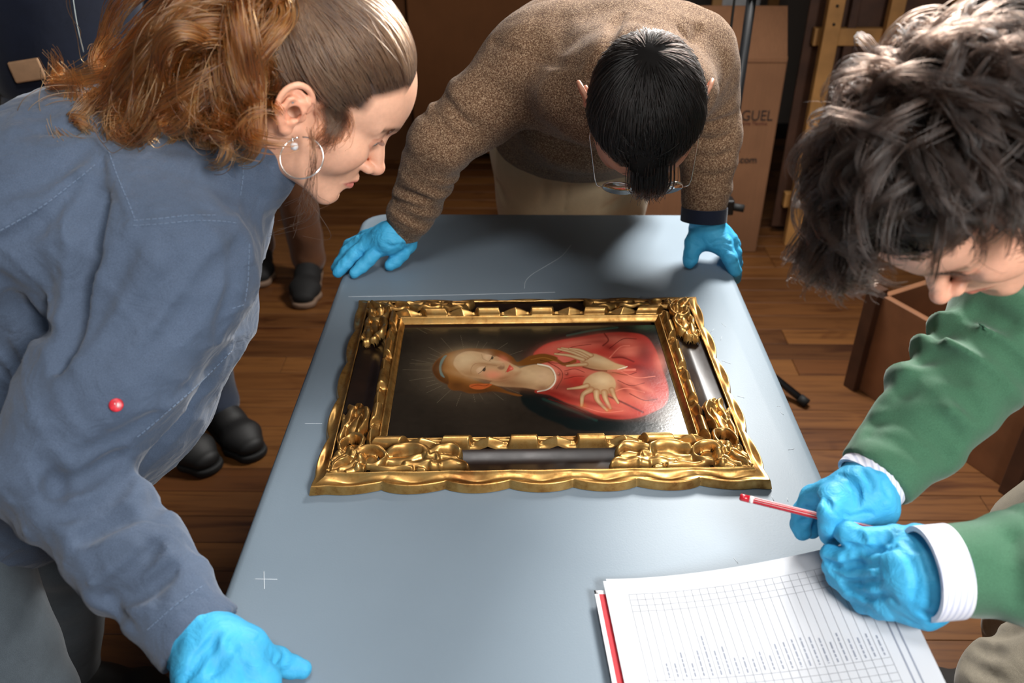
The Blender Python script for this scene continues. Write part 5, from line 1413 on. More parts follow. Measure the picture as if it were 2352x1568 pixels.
# --- jewellery: hoop, drop, studs
M_SILVER = mat_plain('silver', (0.86, 0.85, 0.84), 0.16, 1.0, var=0.04)
hc = at(693, 362, 0.890); lobe = at(672, 317, 0.893)
hoop = []
for i in range(49):
    a = math.radians(100 + 350 * i / 48); hoop.append(hc + (_r * math.cos(a) + _u * math.sin(a)) * 0.0222 + _f * 0.004 * math.sin(a))
tube_obj('hoop_earring', hoop, 0.0008, M_SILVER, woman, 8)
tube_obj('earring_stem', [lobe + _u * 0.002, lobe - _u * 0.006], 0.0007, M_SILVER, woman, 8)
bm = bmesh.new(); bmesh.ops.create_icosphere(bm, subdivisions=2, radius=0.0042, matrix=Matrix.Translation(at(676, 336, 0.888)))
bm_obj('crystal_drop', bm, mat_plain('crystal', (0.8, 0.8, 0.82), 0.08, 0.4), woman)
for px_, py_ in ((659, 234), (672, 235)):
    bm = bmesh.new(); bmesh.ops.create_icosphere(bm, subdivisions=2, radius=0.0016, matrix=Matrix.Translation(at(px_, py_, 0.889)))
    bm_obj('ear_stud', bm, M_SILVER, woman)

# ------------------------------------------------------------------ man in the knitted sweater at the far end
man = empty('person', (0.13, 1.98, 0.0))
tag(man, 'dark-haired man with glasses in a brown knitted sweater, leaning on the far end', 'person')
MR = np.array([[-0.997, 0.0102, -0.0761], [0.0673, -0.3618, -0.9298], [-0.0371, -0.9322, 0.36]]); MT = np.array([0.1672, 1.155, 1.155]); MS = 0.935
def m_local(p): return MR.T @ (np.asarray(p) - MT) / MS
def m_world(p): return (MR @ (np.atleast_2d(p) * MS).T).T + MT
M_NECK = np.array([0.168, 1.335, 1.145])
F = head_field(m_local(M_NECK), (0.054, 0.062), h=0.0022, jaw=1.03, ears=1.0, eye_open=0.003)
def m_hairline(x, y, z):
    top = np.clip((z - 0.072) / 0.008, 0, 1) * (y < 0.082); back = np.clip((0.030 - y) / 0.010, 0, 1) * np.clip((z - 0.018) / 0.010, 0, 1)
    nape = np.clip((-0.030 - y) / 0.01, 0, 1) * np.clip((z + 0.050) / 0.012, 0, 1)
    return np.maximum(np.maximum(top, back), nape) * ear_mask(x, y, z)
head_mesh('body', F, MT, MR, MS, man, srgb(206, 150, 122), beard=0.25, hair_col=srgb(16, 13, 12), hair_fn=m_hairline, brow=0.75)

def mat_knit(name, c0, c1, c2):
    m = NT(name)
    co = m.coord()
    mot = m.noise(430, 3, 0.7, co); big = m.noise(18, 3, 0.5, co)
    wv = m.n('ShaderNodeTexWave', wave_type='BANDS', bands_direction='DIAGONAL'); wv.inputs['Scale'].default_value = 150; wv.inputs['Distortion'].default_value = 6.0; wv.inputs['Detail'].default_value = 2; wv.inputs['Detail Scale'].default_value = 3
    m.l(co, wv.inputs['Vector'])
    c = m.ramp(mot, [(0.34, c0), (0.50, c1), (0.64, c2)])
    c = m.mix(1.0, c, m.ramp(big, [(0.3, (0.88, 0.88, 0.88)), (0.7, (1.08, 1.08, 1.08))]), 'MULTIPLY')
    m.set(Base_Color=c, Roughness=0.95, Sheen_Weight=0.12, Sheen_Roughness=0.4)
    m.b.inputs['Specular IOR Level'].default_value = 0.15
    p = m.bump(wv.outputs['Fac'], 0.35, 0.0012)
    m.bump(mot, 0.6, 0.0016, p)
    return m.m
M_KNIT = mat_knit('brown_marl_knit', srgb(70, 48, 36), srgb(116, 88, 66), srgb(172, 146, 118))
SH_R, EL_R, WR_R = at(1230, 145, 1.47), at(1012, 325, 1.50), atz(930, 526, 0.812)
SH_L, EL_L, WR_L = at(1582, 140, 1.51), at(1632, 305, 1.60), atz(1617, 490, 0.838)
KF = Field((-0.34, 1.16, 0.72), (0.50, 2.16, 1.32), 0.0046)
xd = (1, 0, 0)
KF.loft([(0.168, 1.36, 1.112), (0.160, 1.52, 1.110), (0.145, 1.70, 1.075), (0.130, 1.90, 0.995)], xd, [0.145, 0.180, 0.183, 0.178], [0.080, 0.112, 0.125, 0.118], k=0.05)
KF.cone((0.166, 1.37, 1.125), (0.168, 1.322, 1.152), 0.088, 0.072, k=0.05)
for S_, E_, W_, s0 in ((SH_R, EL_R, WR_R, 0.7), (SH_L, EL_L, WR_L, 2.9)):
    KF.cone((0.165, 1.48, 1.10), S_, 0.092, 0.074, k=0.05)
    m_ = S_ * 0.45 + E_ * 0.55
    KF.cone(S_, m_, 0.074, 0.064, k=0.03, fold=folds(0.003, 0.12, s0))
    KF.cone(m_, E_, 0.064, 0.056, k=0.014, fold=folds(0.0075, 0.045, s0 + 1, 1.6, 1.5, 0.4))
    q_ = E_ * 0.22 + W_ * 0.78
    KF.cone(E_, q_, 0.057, 0.0445, k=0.014, fold=folds(0.0060, 0.040, s0 + 2, 1.4, 1.5, 0.4))
    KF.cone(q_, W_, 0.0400, 0.0370, k=0.008)
KF.loft([(0.15, 1.62, 0.965), (0.14, 1.78, 0.905), (0.13, 1.90, 0.905)], xd, [0.15, 0.165, 0.17], [0.08, 0.085, 0.09], k=0.06)    # belly hanging
KF.warp(lambda x, y, z: 0.0035 * vnoise(x * 18, y * 18 + 4, z * 14) + 0.0016 * vnoise(x * 45, y * 40, z * 40), 0.05)
for P_, r_, d_ in (([(1115, 90), (1180, 118), (1260, 140), (1330, 150)], 0.006, 0.006), ([(1430, 30), (1400, 80), (1390, 130)], 0.010, 0.006), ([(1560, 60), (1590, 90), (1610, 60)], 0.008, 0.006), ([(985, 215), (1000, 260), (1030, 300), (1060, 320)], 0.007, 0.010),
                   ([(970, 230), (985, 275), (1015, 315)], 0.005, 0.007), ([(1010, 200), (1040, 250), (1080, 290)], 0.006, 0.006), ([(900, 430), (950, 450), (985, 460)], 0.006, 0.007), ([(905, 460), (940, 475), (970, 485)], 0.005, 0.006),
                   ([(1600, 320), (1640, 325), (1680, 310)], 0.006, 0.007), ([(1595, 360), (1640, 365), (1680, 350)], 0.006, 0.007), ([(1600, 400), (1640, 408), (1675, 395)], 0.006, 0.006), ([(1590, 290), (1640, 285), (1690, 265)], 0.006, 0.006)):
    KF.crease(P_, r_, d_, 0.010)
ax_r = (WR_R - EL_R) / np.linalg.norm(WR_R - EL_R); ax_l = (WR_L - EL_L) / np.linalg.norm(WR_L - EL_L)
cut_end(KF, WR_R, ax_r, 0.06); cut_end(KF, WR_L, ax_l, 0.06)
KF.mesh('sweater', M_KNIT, man)
# ribbed collar
nk = (m_world(np.array([0, -0.03, -0.10]))[0] - M_NECK); nk /= np.linalg.norm(nk)
cme = []
cc = M_NECK + nk * 0.012
x1 = np.cross(nk, [0, 0, 1.0]); x1 /= np.linalg.norm(x1); y1 = np.cross(nk, x1)
col = empty('x'); bpy.data.objects.remove(col)
V_, F_ = [], []
NS = 144
for i in range(NS):
    a = 2 * math.pi * i / NS; rr = 0.064 + (0.0012 if i % 2 else -0.0006)
    for r2, h2 in ((rr - 0.006, -0.014), (rr, -0.014), (rr + 0.001, 0.004), (rr - 0.003, 0.010), (rr - 0.008, 0.006)):
        V_.append(tuple(cc + (x1 * math.cos(a) + y1 * math.sin(a)) * r2 + nk * h2))
for i in range(NS):
    j = (i + 1) % NS
    for q in range(5): F_.append((i * 5 + q, j * 5 + q, j * 5 + (q + 1) % 5, i * 5 + (q + 1) % 5))
me = bpy.data.meshes.new('collar'); me.from_pydata(V_, [], F_); link('collar', me, M_KNIT, man)
# navy cuff turned out at one wrist
ring_band('shirt_cuff', WR_L - ax_l * 0.012, ax_l, 0.0395, 0.026, 0.004, mat_fabric('navy_cuff', srgb(24, 30, 48), 0.85), man)

# gloves
z_ = atz
G1 = hand_field([
    ([WR_R - ax_r * 0.006, z_(893, 551, 0.800)], [0.031, 0.030]),
    ([z_(900, 545, 0.805), z_(876, 566, 0.788)], [0.028, 0.0165]), ([z_(890, 545, 0.805), z_(850, 560, 0.790)], [0.028, 0.0165]), ([z_(885, 542, 0.803), z_(832, 556, 0.786)], [0.026, 0.0155]), ([z_(885, 540, 0.800), z_(838, 545, 0.780)], [0.024, 0.0145]),
    ([z_(920, 545, 0.798), z_(936, 560, 0.782)], [0.026, 0.0175]),
    ([z_(876, 566, 0.788), z_(848, 594, 0.772), z_(830, 613, 0.760), z_(814, 627, 0.7525)], [0.0150, 0.0132, 0.0122, 0.0105], 0.005),
    ([z_(846, 560, 0.789), z_(810, 588, 0.772), z_(792, 607, 0.760), z_(776, 625, 0.750)], [0.0150, 0.0132, 0.0122, 0.0105], 0.005),
    ([z_(828, 556, 0.784), z_(796, 580, 0.766), z_(783, 600, 0.750), z_(772, 615, 0.738)], [0.0145, 0.0125, 0.0112, 0.0098], 0.005),
    ([z_(836, 546, 0.778), z_(802, 562, 0.762), z_(792, 578, 0.748), z_(786, 590, 0.738)], [0.0130, 0.0112, 0.0102, 0.0090], 0.005),
    ([z_(938, 558, 0.782), z_(922, 583, 0.770), z_(908, 598, 0.760), z_(896, 609, 0.7535)], [0.0170, 0.0150, 0.0138, 0.0115], 0.006)], h=0.0019)
wrinkle(G1, 0.0008, 70, 2.0)
for P_ in ([(862, 528), (905, 532), (945, 552)], [(858, 540), (890, 540), (920, 550)], [(880, 558), (900, 566), (915, 562)], [(925, 560), (935, 575)], [(860, 575), (872, 583)], [(820, 575), (834, 585)]):
    G1.crease(P_, 0.003, 0.0022, 0.004)
G1.mesh('glove', M_GLOVE, man)
G2 = hand_field([
    ([WR_L - ax_l * 0.006, z_(1622, 530, 0.802)], [0.031, 0.031]),
    ([z_(1620, 525, 0.805), z_(1598, 560, 0.782)], [0.028, 0.020]), ([z_(1628, 528, 0.806), z_(1660, 563, 0.786)], [0.031, 0.020]), ([z_(1632, 522, 0.806), z_(1672, 552, 0.784)], [0.029, 0.020]), ([z_(1612, 545, 0.790), z_(1640, 556, 0.788)], [0.022, 0.020]),
    ([z_(1596, 556, 0.784), z_(1589, 580, 0.770), z_(1585, 596, 0.758), z_(1583, 603, 0.7535)], [0.0185, 0.0155, 0.0140, 0.0120], 0.008),
    ([z_(1660, 563, 0.786), z_(1676, 592, 0.770), z_(1688, 622, 0.742), z_(1690, 640, 0.712)], [0.0175, 0.0145, 0.0125, 0.0105], 0.008),
    ([z_(1670, 554, 0.784), z_(1687, 580, 0.762), z_(1692, 605, 0.728), z_(1690, 622, 0.700)], [0.0165, 0.0140, 0.0120, 0.0100], 0.006),
    ([z_(1670, 540, 0.782), z_(1686, 562, 0.756), z_(1688, 582, 0.722), z_(1684, 596, 0.698)], [0.0150, 0.0130, 0.0115, 0.0095], 0.006)], h=0.0019)
wrinkle(G2, 0.0008, 70, 5.0)
for P_ in ([(1590, 505), (1620, 508), (1650, 520)], [(1585, 525), (1610, 520), (1640, 512)], [(1632, 560), (1655, 552), (1680, 560)], [(1640, 568), (1665, 565), (1685, 580)], [(1590, 560), (1605, 566)]):
    G2.crease(P_, 0.003, 0.0022, 0.004)
G2.mesh('glove', M_GLOVE, man)

# trousers and shoes
M_CHINO = mat_fabric('beige_chino', srgb(204, 186, 152), 0.88, 0.10, 1500, 0.3, wrinkle=0.3, wscale=14, wdist=0.006)
TF = Field((-0.16, 1.74, 0.05), (0.42, 2.30, 1.02), 0.006)
TF.loft([(0.128, 1.975, 0.99), (0.126, 1.955, 0.82), (0.126, 1.955, 0.70)], xd, [0.165, 0.185, 0.170], [0.112, 0.124, 0.105], k=0.03)
for sx in (-1, 1):
    TF.cone((0.128 + sx * 0.088, 1.955, 0.85), (0.128 + sx * 0.105, 1.97, 0.48), 0.092, 0.072, k=0.03); TF.cone((0.128 + sx * 0.105, 1.97, 0.48), (0.128 + sx * 0.11, 2.02, 0.09), 0.072, 0.056, k=0.012, fold=folds(0.004, 0.10, 1.0 + sx))
for P_, r_, d_ in (([(1303, 425), (1299, 450), (1296, 485)], 0.0035, 0.004), ([(1110, 370), (1140, 420), (1160, 470)], 0.010, 0.004), ([(1470, 430), (1420, 465), (1380, 485)], 0.010, 0.005), ([(1240, 400), (1250, 440), (1240, 480)], 0.010, 0.003)):
    TF.crease(P_, r_, d_, 0.008)
TF.mesh('trousers', M_CHINO, man)
M_SNEAK = mat_plain('dark_suede', srgb(28, 24, 22), 0.85)
for sx in (-1, 1):
    shoe(man, (0.128 + sx * 0.11, 2.08, 0), (0.128 + sx * 0.13, 1.82, 0), 0.11, M_SNEAK, M_RUBBER)

# hair
rsm = np.random.RandomState(9)
M_MHAIR = mat_hair('black_hair', srgb(7, 6, 5), srgb(20, 15, 13), 0.36, 1.38)
HF = Field((-0.092, -0.112, -0.05), (0.092, 0.115, 0.150), 0.003)
HF.ell(SKULL_C + [0, -0.002, 0.003], SKULL_R + [0.000, 0.001, 0.002], k=0.0)
HF.ell((0.002, 0.076, 0.096), (0.022, 0.020, 0.016), k=0.02)
HF.blend(lambda x, y, z: (z - 0.022 - 0.75 * np.maximum(y - 0.005, 0) + 0.9 * np.maximum(-0.02 - y, 0)) + 0 * x, (-0.1, -0.12, -0.06), (0.1, 0.12, 0.15), 0.006, 's')
V, Q = HF.nets(); me = np_mesh('hair_cap', m_world(V), Q); link('hair_cap', me, mat_plain('black_hair_mass', srgb(9, 7, 6), 0.9, spec=0.15), man)
whorl = np.array([0.004, -0.070, 0.070]); whorl /= np.linalg.norm(whorl)
strands = []
while len(strands) < 9000:
    d = skull_dir(4000, rsm); p, nn = on_skull(d, 0.003); m = m_hairline(p[:, 0], p[:, 1], p[:, 2]) > 0.3
    for q, n_ in zip(p[m], nn[m]):
        dd = (q - SKULL_C); dd /= np.linalg.norm(dd)
        fl = dd - whorl * (dd @ whorl); fl = fl - n_ * (fl @ n_); fl /= np.linalg.norm(fl) + 1e-6
        fl = fl + np.array([0.15 * rsm.normal(), 0.25 + 0.1 * rsm.normal(), 0]); fl = fl - n_ * (fl @ n_); fl /= np.linalg.norm(fl)
        L = 0.014 + 0.026 * np.clip((q[2] - 0.05) / 0.06, 0, 1)
        if abs(q[0]) < 0.016 and q[1] > 0.035: L = rsm.uniform(0.045, 0.07)
        t = np.linspace(0, 1, 7)[:, None]
        pd, pn = on_skull(q + fl * L * t - SKULL_C, 0.0); topw = np.clip((q[2] - 0.05) / 0.06, 0, 1)
        pts = pd + pn * (0.003 + (0.002 + 0.004 * topw) * rsm.rand() * np.sin(t * 2.2) + 0.0015 * t) + 0.0015 * rsm.normal(size=3) * t
        strands.append(m_world(pts))
# fringe falling forward over the brow
for i in range(1300):
    x0 = rsm.normal() * 0.0105 - 0.006; q = np.array([x0, 0.070 + rsm.rand() * 0.015, 0.100 + rsm.normal() * 0.006])
    e_ = np.array([x0 * 0.62 + rsm.normal() * 0.006 - 0.003, 0.118 + rsm.normal() * 0.006, 0.030 + abs(rsm.normal()) * 0.018])
    strands.append(m_world(spline([q, np.array([x0, 0.108 + rsm.normal() * 0.004, 0.085]), e_], 8)))
hair_curves('hair', strands, 0.00045, 0.00022, M_MHAIR, man)

# glasses
gl = empty('x'); bpy.data.objects.remove(gl)
M_WIRE = mat_plain('steel_wire', (0.62, 0.60, 0.57), 0.22, 1.0, var=0.05)
mg = NT('lens_glass'); mg.set(Base_Color=(0.9, 0.95, 0.95), Roughness=0.03, Transmission_Weight=1.0); mg.b.inputs['IOR'].default_value = 1.15
root_g = None
for sx in (-1, 1):
    c0 = np.array([sx * 0.0335, 0.1125, 0.0090]); rim = []
    for i in range(41):
        a = 2 * math.pi * i / 40; rim.append(c0 + [0.0240 * math.cos(a), 0.004 * math.cos(a) * -sx * 0.6 - 0.42 * 0.0205 * math.sin(a), 0.0205 * math.sin(a)])
    o = link('glasses_rim', tube_mesh('glasses_rim', m_world(np.array(rim)), 0.0011, 6, False), M_WIRE, man)
    # shallow lens
    V_, F_ = [], []
    for k_, bulge in ((0, 0.0012), (1, -0.0012)):
        for i in range(40): V_.append(m_world(np.array(rim[i]) + [0, bulge, 0])[0])
        V_.append(m_world(c0 + [0, bulge + 0.0008, 0])[0])
    for i in range(40):
        j = (i + 1) % 40; F_ += [(i, j, 40), (41 + j, 41 + i, 81), (j, i, 41 + i), (j, 41 + i, 41 + j)]
    me = bpy.data.meshes.new('glasses_lens'); me.from_pydata([tuple(v) for v in V_], [], F_); me.polygons.foreach_set('use_smooth', np.full(len(F_), True)); link('glasses_lens', me, mg.m, man)
    tube_obj('glasses_temple', m_world(np.array([[sx * 0.0580, 0.1115, 0.013], [sx * 0.0660, 0.1080, 0.015], [sx * 0.0690, 0.100, 0.016], [sx * 0.0770, 0.040, 0.020], [sx * 0.0745, 0.018, 0.022]])), 0.0011, M_WIRE, man, 6)
tube_obj('glasses_bridge', m_world(spline(np.array([[-0.0105, 0.1130, 0.012], [-0.004, 0.1150, 0.015], [0.004, 0.1150, 0.015], [0.0105, 0.1130, 0.012]]), 10)), 0.0011, M_WIRE, man, 6)

# ------------------------------------------------------------------ young man on the right
lad = empty('person', (0.98, 0.80, 0.0))
tag(lad, 'young man with tousled dark hair in a green sweatshirt, holding papers at the right', 'person')
LR = np.array([[-0.4349, -0.3366, -0.8352], [0.8915, -0.2912, -0.3469], [-0.1264, -0.8955, 0.4267]]); LT = np.array([0.420, 0.7514, 1.2173]); LS = 1.0
def l_local(p): return LR.T @ (np.asarray(p) - LT) / LS
def l_world(p): return (LR @ (np.atleast_2d(p) * LS).T).T + LT
L_NECK = np.array([0.600, 0.800, 1.165])
F = head_field(l_local(L_NECK), (0.054, 0.060), h=0.0019, nose=1.10, jaw=1.0, eye_open=0.0016, lip=1.0)
def l_hairline(x, y, z):
    top = np.clip((z - 0.070) / 0.008, 0, 1) * (y < 0.085); back = np.clip((0.028 - y) / 0.010, 0, 1) * np.clip((z - 0.012) / 0.010, 0, 1)
    nape = np.clip((-0.030 - y) / 0.01, 0, 1) * np.clip((z + 0.050) / 0.012, 0, 1)
    return np.maximum(np.maximum(top, back), nape) * ear_mask(x, y, z)
head_mesh('body', F, LT, LR, LS, lad, srgb(230, 174, 146), hair_col=srgb(24, 18, 16), hair_fn=l_hairline, brow=0.55, blush=0.25)

M_SWEAT = mat_fabric('green_sweatshirt', srgb(70, 112, 86), 0.92, 0.08, 1500, 0.3, 0.25, wrinkle=0.2, wscale=20, wdist=0.004)
WR2, EL2, SH2 = atz(2012, 1092, 0.885), at(2335, 735, 1.00), np.array([0.735, 0.985, 1.155])
WL2, EL2L, SH2L = atz(2172, 1312, 0.885), np.array([0.655, 0.600, 0.905]), np.array([0.740, 0.590, 1.150])
GFd = Field((0.33, 0.46, 0.76), (1.22, 1.16, 1.33), 0.0048)
GFd.loft([(0.665, 0.785, 1.150), (0.80, 0.79, 1.125), (0.93, 0.80, 1.05), (1.02, 0.80, 0.95)], (0, 1, 0), [0.15, 0.195, 0.19, 0.18], [0.085, 0.115, 0.125, 0.12], k=0.05)
GFd.cone((0.68, 0.785, 1.155), (0.585, 0.795, 1.172), 0.085, 0.066, k=0.045)
for S_, E_, W_, s0 in ((SH2, EL2, WR2, 0.5), (SH2L, EL2L, WL2, 1.9)):
    GFd.cone((0.77, S_[1] * 0.5 + 0.39, 1.135), S_, 0.09, 0.083, k=0.05)
    GFd.cone(S_, E_, 0.082, 0.070, k=0.03, fold=folds(0.006, 0.07, s0, 1.5))
    q_ = E_ * 0.30 + W_ * 0.70
    GFd.cone(E_, q_, 0.069, 0.0555, k=0.016, fold=folds(0.0140, 0.044, s0 + 1.3, 1.8, 1.5, 0.40))
    GFd.cone(q_, W_, 0.0455, 0.0425, k=0.007)
GFd.warp(lambda x, y, z: 0.003 * vnoise(x * 18 + 9, y * 18, z * 18) + 0.0012 * vnoise(x * 50, y * 50, z * 50), 0.05)
for P_, r_, d_ in (([(2105, 830), (2160, 815), (2230, 840), (2300, 880)], 0.010, 0.012), ([(2075, 870), (2140, 870), (2210, 910), (2250, 950)], 0.010, 0.013), ([(2030, 925), (2100, 930), (2170, 975), (2200, 1010)], 0.010, 0.013), ([(2000, 970), (2070, 965), (2140, 1005), (2175, 1045)], 0.009, 0.013), ([(2130, 770), (2200, 760), (2280, 790), (2340, 830)], 0.010, 0.012), ([(2170, 725), (2250, 720), (2330, 750)], 0.010, 0.012), ([(2060, 900), (2100, 895), (2150, 915)], 0.007, 0.009), ([(2120, 850), (2170, 850), (2210, 870)], 0.007, 0.008),
                   ([(2000, 995), (2060, 1010), (2120, 1050)], 0.004, 0.005), ([(2325, 1235), (2330, 1300), (2335, 1380)], 0.005, 0.006)):
    GFd.crease(P_, r_, d_, 0.016)
_a2 = (WR2 - EL2) / np.linalg.norm(WR2 - EL2); _a2l = (WL2 - EL2L) / np.linalg.norm(WL2 - EL2L)
cut_end(GFd, WR2, _a2, 0.065); cut_end(GFd, WL2, _a2l, 0.065)
GFd.mesh('sweatshirt', M_SWEAT, lad)
M_STRIPE = NT('striped_shirt_cuff')
wv = M_STRIPE.n('ShaderNodeTexWave'); wv.inputs['Scale'].default_value = 55; M_STRIPE.l(M_STRIPE.coord('Object', (1, 0.35, 0.2)), wv.inputs['Vector'])
M_STRIPE.set(Base_Color=M_STRIPE.ramp(wv.outputs['Fac'], [(0.60, srgb(224, 226, 236)), (0.80, srgb(194, 199, 218))]), Roughness=0.9)
ax2 = (WR2 - EL2) / np.linalg.norm(WR2 - EL2); ax2l = (WL2 - EL2L) / np.linalg.norm(WL2 - EL2L)
ring_band('shirt_cuff', WR2 - ax2 * 0.008, ax2, 0.0340, 0.022, 0.004, M_STRIPE.m, lad)
ring_band('shirt_cuff', WL2 - ax2l * 0.006, ax2l, 0.0400, 0.030, 0.005, M_STRIPE.m, lad)

H = lambda x, y: (1800 + x / 3.825, 1040 + y / 3.825)
def hz(x, y, z): return atz(*H(x, y), z)
# right hand, holding the pencil
A1 = hand_field([
    ([WR2 - ax2 * 0.010, hz(690, 350, 0.880)], [0.031, 0.031]),
    ([hz(700, 330, 0.882), hz(440, 390, 0.882)], [0.030, 0.016]), ([hz(730, 410, 0.876), hz(500, 500, 0.876)], [0.031, 0.018]), ([hz(640, 300, 0.876), hz(400, 350, 0.872)], [0.028, 0.015]), ([hz(780, 480, 0.868), hz(660, 550, 0.866)], [0.028, 0.018]),
    ([hz(440, 395, 0.882), hz(405, 520, 0.884), hz(400, 640, 0.868), hz(388, 730, 0.846)], [0.0165, 0.0125, 0.0115, 0.0098], 0.006),
    ([hz(600, 550, 0.868), hz(540, 640, 0.860), hz(470, 690, 0.850), hz(430, 735, 0.842)], [0.0185, 0.0140, 0.0120, 0.0100], 0.006),
    ([hz(385, 345, 0.868), hz(240, 390, 0.856), hz(165, 520, 0.838), hz(150, 620, 0.826), hz(170, 700, 0.818)], [0.0150, 0.0125, 0.0118, 0.0112, 0.0095], 0.005),
    ([hz(400, 360, 0.850), hz(290, 450, 0.834), hz(245, 560, 0.820), hz(250, 680, 0.812)], [0.0140, 0.0115, 0.0108, 0.0095], 0.005)], h=0.0019)
wrinkle(A1, 0.0009, 62, 3.0)
for a_ in ([(480, 180), (620, 260), (660, 420)], [(560, 260), (640, 330), (660, 470)], [(690, 150), (760, 260), (770, 320)], [(370, 400), (470, 500), (590, 570)], [(360, 380), (420, 520)], [(880, 260), (930, 380)], [(600, 560), (720, 540), (790, 540)], [(170, 480), (250, 500)], [(140, 600), (230, 600)], [(200, 390), (310, 420)]):
    A1.crease([H(*p) for p in a_], 0.0034, 0.0030, 0.004)
A1.mesh('glove', M_GLOVE, lad)
# left hand, gripping the sheets
A2 = hand_field([
    ([WL2 - ax2l * 0.010, hz(1130, 1080, 0.872)], [0.034, 0.036]),
    ([hz(1190, 900, 0.876), hz(880, 930, 0.866)], [0.031, 0.019]), ([hz(1190, 1030, 0.870), hz(860, 1060, 0.860)], [0.034, 0.020]), ([hz(1190, 1180, 0.862), hz(880, 1190, 0.850)], [0.034, 0.020]), ([hz(1200, 1280, 0.850), hz(940, 1310, 0.838)], [0.031, 0.019]),
    ([hz(1160, 850, 0.876), hz(980, 765, 0.880), hz(740, 775, 0.876), hz(570, 715, 0.872), hz(475, 650, 0.870)], [0.0235, 0.0155, 0.0135, 0.0128, 0.0105], 0.006),
    ([hz(880, 920, 0.866), hz(730, 880, 0.864), hz(560, 930, 0.852), hz(395, 880, 0.844)], [0.0165, 0.0135, 0.0122, 0.0098], 0.004),
    ([hz(860, 1050, 0.860), hz(720, 1050, 0.850), hz(560, 1075, 0.836), hz(410, 1000, 0.830)], [0.0165, 0.0138, 0.0122, 0.0100], 0.004),
    ([hz(880, 1180, 0.850), hz(740, 1205, 0.838), hz(600, 1190, 0.826), hz(450, 1100, 0.820)], [0.0165, 0.0135, 0.0122, 0.0100], 0.004),
    ([hz(940, 1310, 0.838), hz(830, 1340, 0.826), hz(710, 1310, 0.816), hz(600, 1225, 0.810)], [0.0160, 0.0130, 0.0118, 0.0095], 0.004)], h=0.0019)
wrinkle(A2, 0.0009, 58, 7.0)
for a_ in ([(970, 800), (1100, 920), (1160, 1100), (1150, 1270)], [(540, 900), (530, 980)], [(640, 880), (640, 960)], [(1050, 770), (1160, 860)], [(1240, 900), (1300, 1060)], [(860, 1240), (930, 1260), (980, 1320)], [(1210, 1400), (1310, 1440)], [(800, 760), (840, 830)], [(640, 720), (700, 770)], [(820, 930), (810, 1010), (830, 1100)], [(900, 740), (930, 800)]):
    A2.crease([H(*p) for p in a_], 0.0034, 0.0030, 0.005)
for a_ in ([(370, 940), (500, 1000), (640, 975), (830, 985)], [(420, 1050), (560, 1135), (720, 1130), (860, 1120)], [(520, 1150), (680, 1260), (800, 1275), (900, 1250)], [(560, 800), (700, 845), (850, 850), (980, 830)]):
    A2.crease([H(*p) for p in a_], 0.0042, 0.0058, 0.004)
A2.mesh('glove', M_GLOVE, lad)

# trousers, shoes
M_OLIVE = mat_fabric('olive_grey_trousers', srgb(136, 128, 112), 0.88, 0.12, 1500, 0.3, wrinkle=0.4, wscale=16, wdist=0.006)
TF = Field((0.52, 0.52, 0.05), (1.26, 1.26, 1.02), 0.0065)
TF.loft([(1.02, 0.82, 0.97), (0.99, 0.83, 0.86)], (0, 1, 0), [0.165, 0.17], [0.115, 0.125], k=0.03)
for a, b, c, s0 in (((0.95, 0.73, 0.86), (0.665, 0.715, 0.52), (0.76, 0.72, 0.09), 0.4), ((0.97, 0.94, 0.86), (0.850, 1.02, 0.50), (0.95, 1.06, 0.09), 1.9)):
    TF.cone(a, b, 0.098, 0.080, k=0.03, fold=folds(0.007, 0.10, s0, 2.0)); TF.cone(b, c, 0.080, 0.062, k=0.014, fold=folds(0.006, 0.09, s0 + 1, 2.0))
for P_, r_, d_ in (([(2190, 1440), (2230, 1480), (2300, 1500)], 0.010, 0.010), ([(2200, 1420), (2280, 1450), (2352, 1440)], 0.010, 0.007), ([(2200, 1500), (2240, 1530), (2300, 1560)], 0.008, 0.008)):
    TF.crease(P_, r_, d_, 0.012)
TF.mesh('trousers', M_OLIVE, lad)
for an in ((0.76, 0.72), (0.95, 1.06)):
    shoe(lad, (an[0] + 0.06, an[1], 0), (an[0] - 0.21, an[1], 0), 0.11, M_SNEAK, mat_plain('white_sole', srgb(190, 186, 178), 0.7))

# tousled hair: uneven mass under loose waves
rsl = np.random.RandomState(21)
M_LHAIR = mat_hair('dark_brown_hair', srgb(9, 7, 6), srgb(46, 33, 26), 0.25, 1.45)
HF = Field((-0.115, -0.135, -0.075), (0.115, 0.135, 0.165), 0.0034)
HF.ell(SKULL_C + [0, 0.000, 0.008], SKULL_R + [0.003, 0.004, 0.008], k=0.0)
HF.ell((0.012, 0.060, 0.098), (0.040, 0.028, 0.020), k=0.03)
HF.blend(lambda x, y, z: (z - 0.012 - 0.95 * np.maximum(y - 0.012, 0) + 0.9 * np.maximum(-0.015 - y, 0)) + 0 * x, (-0.12, -0.14, -0.08), (0.12, 0.14, 0.17), 0.008, 's')
HF.warp(lambda x, y, z: 0.006 * vnoise(x * 30, y * 30, z * 30), 0.05)
V, Q = HF.nets(); link('hair_cap', np_mesh('hair_cap', l_world(V), Q), mat_plain('dark_hair_mass', srgb(12, 9, 8), 0.9, spec=0.15), lad)
guides = []
strands = []
tries = 0
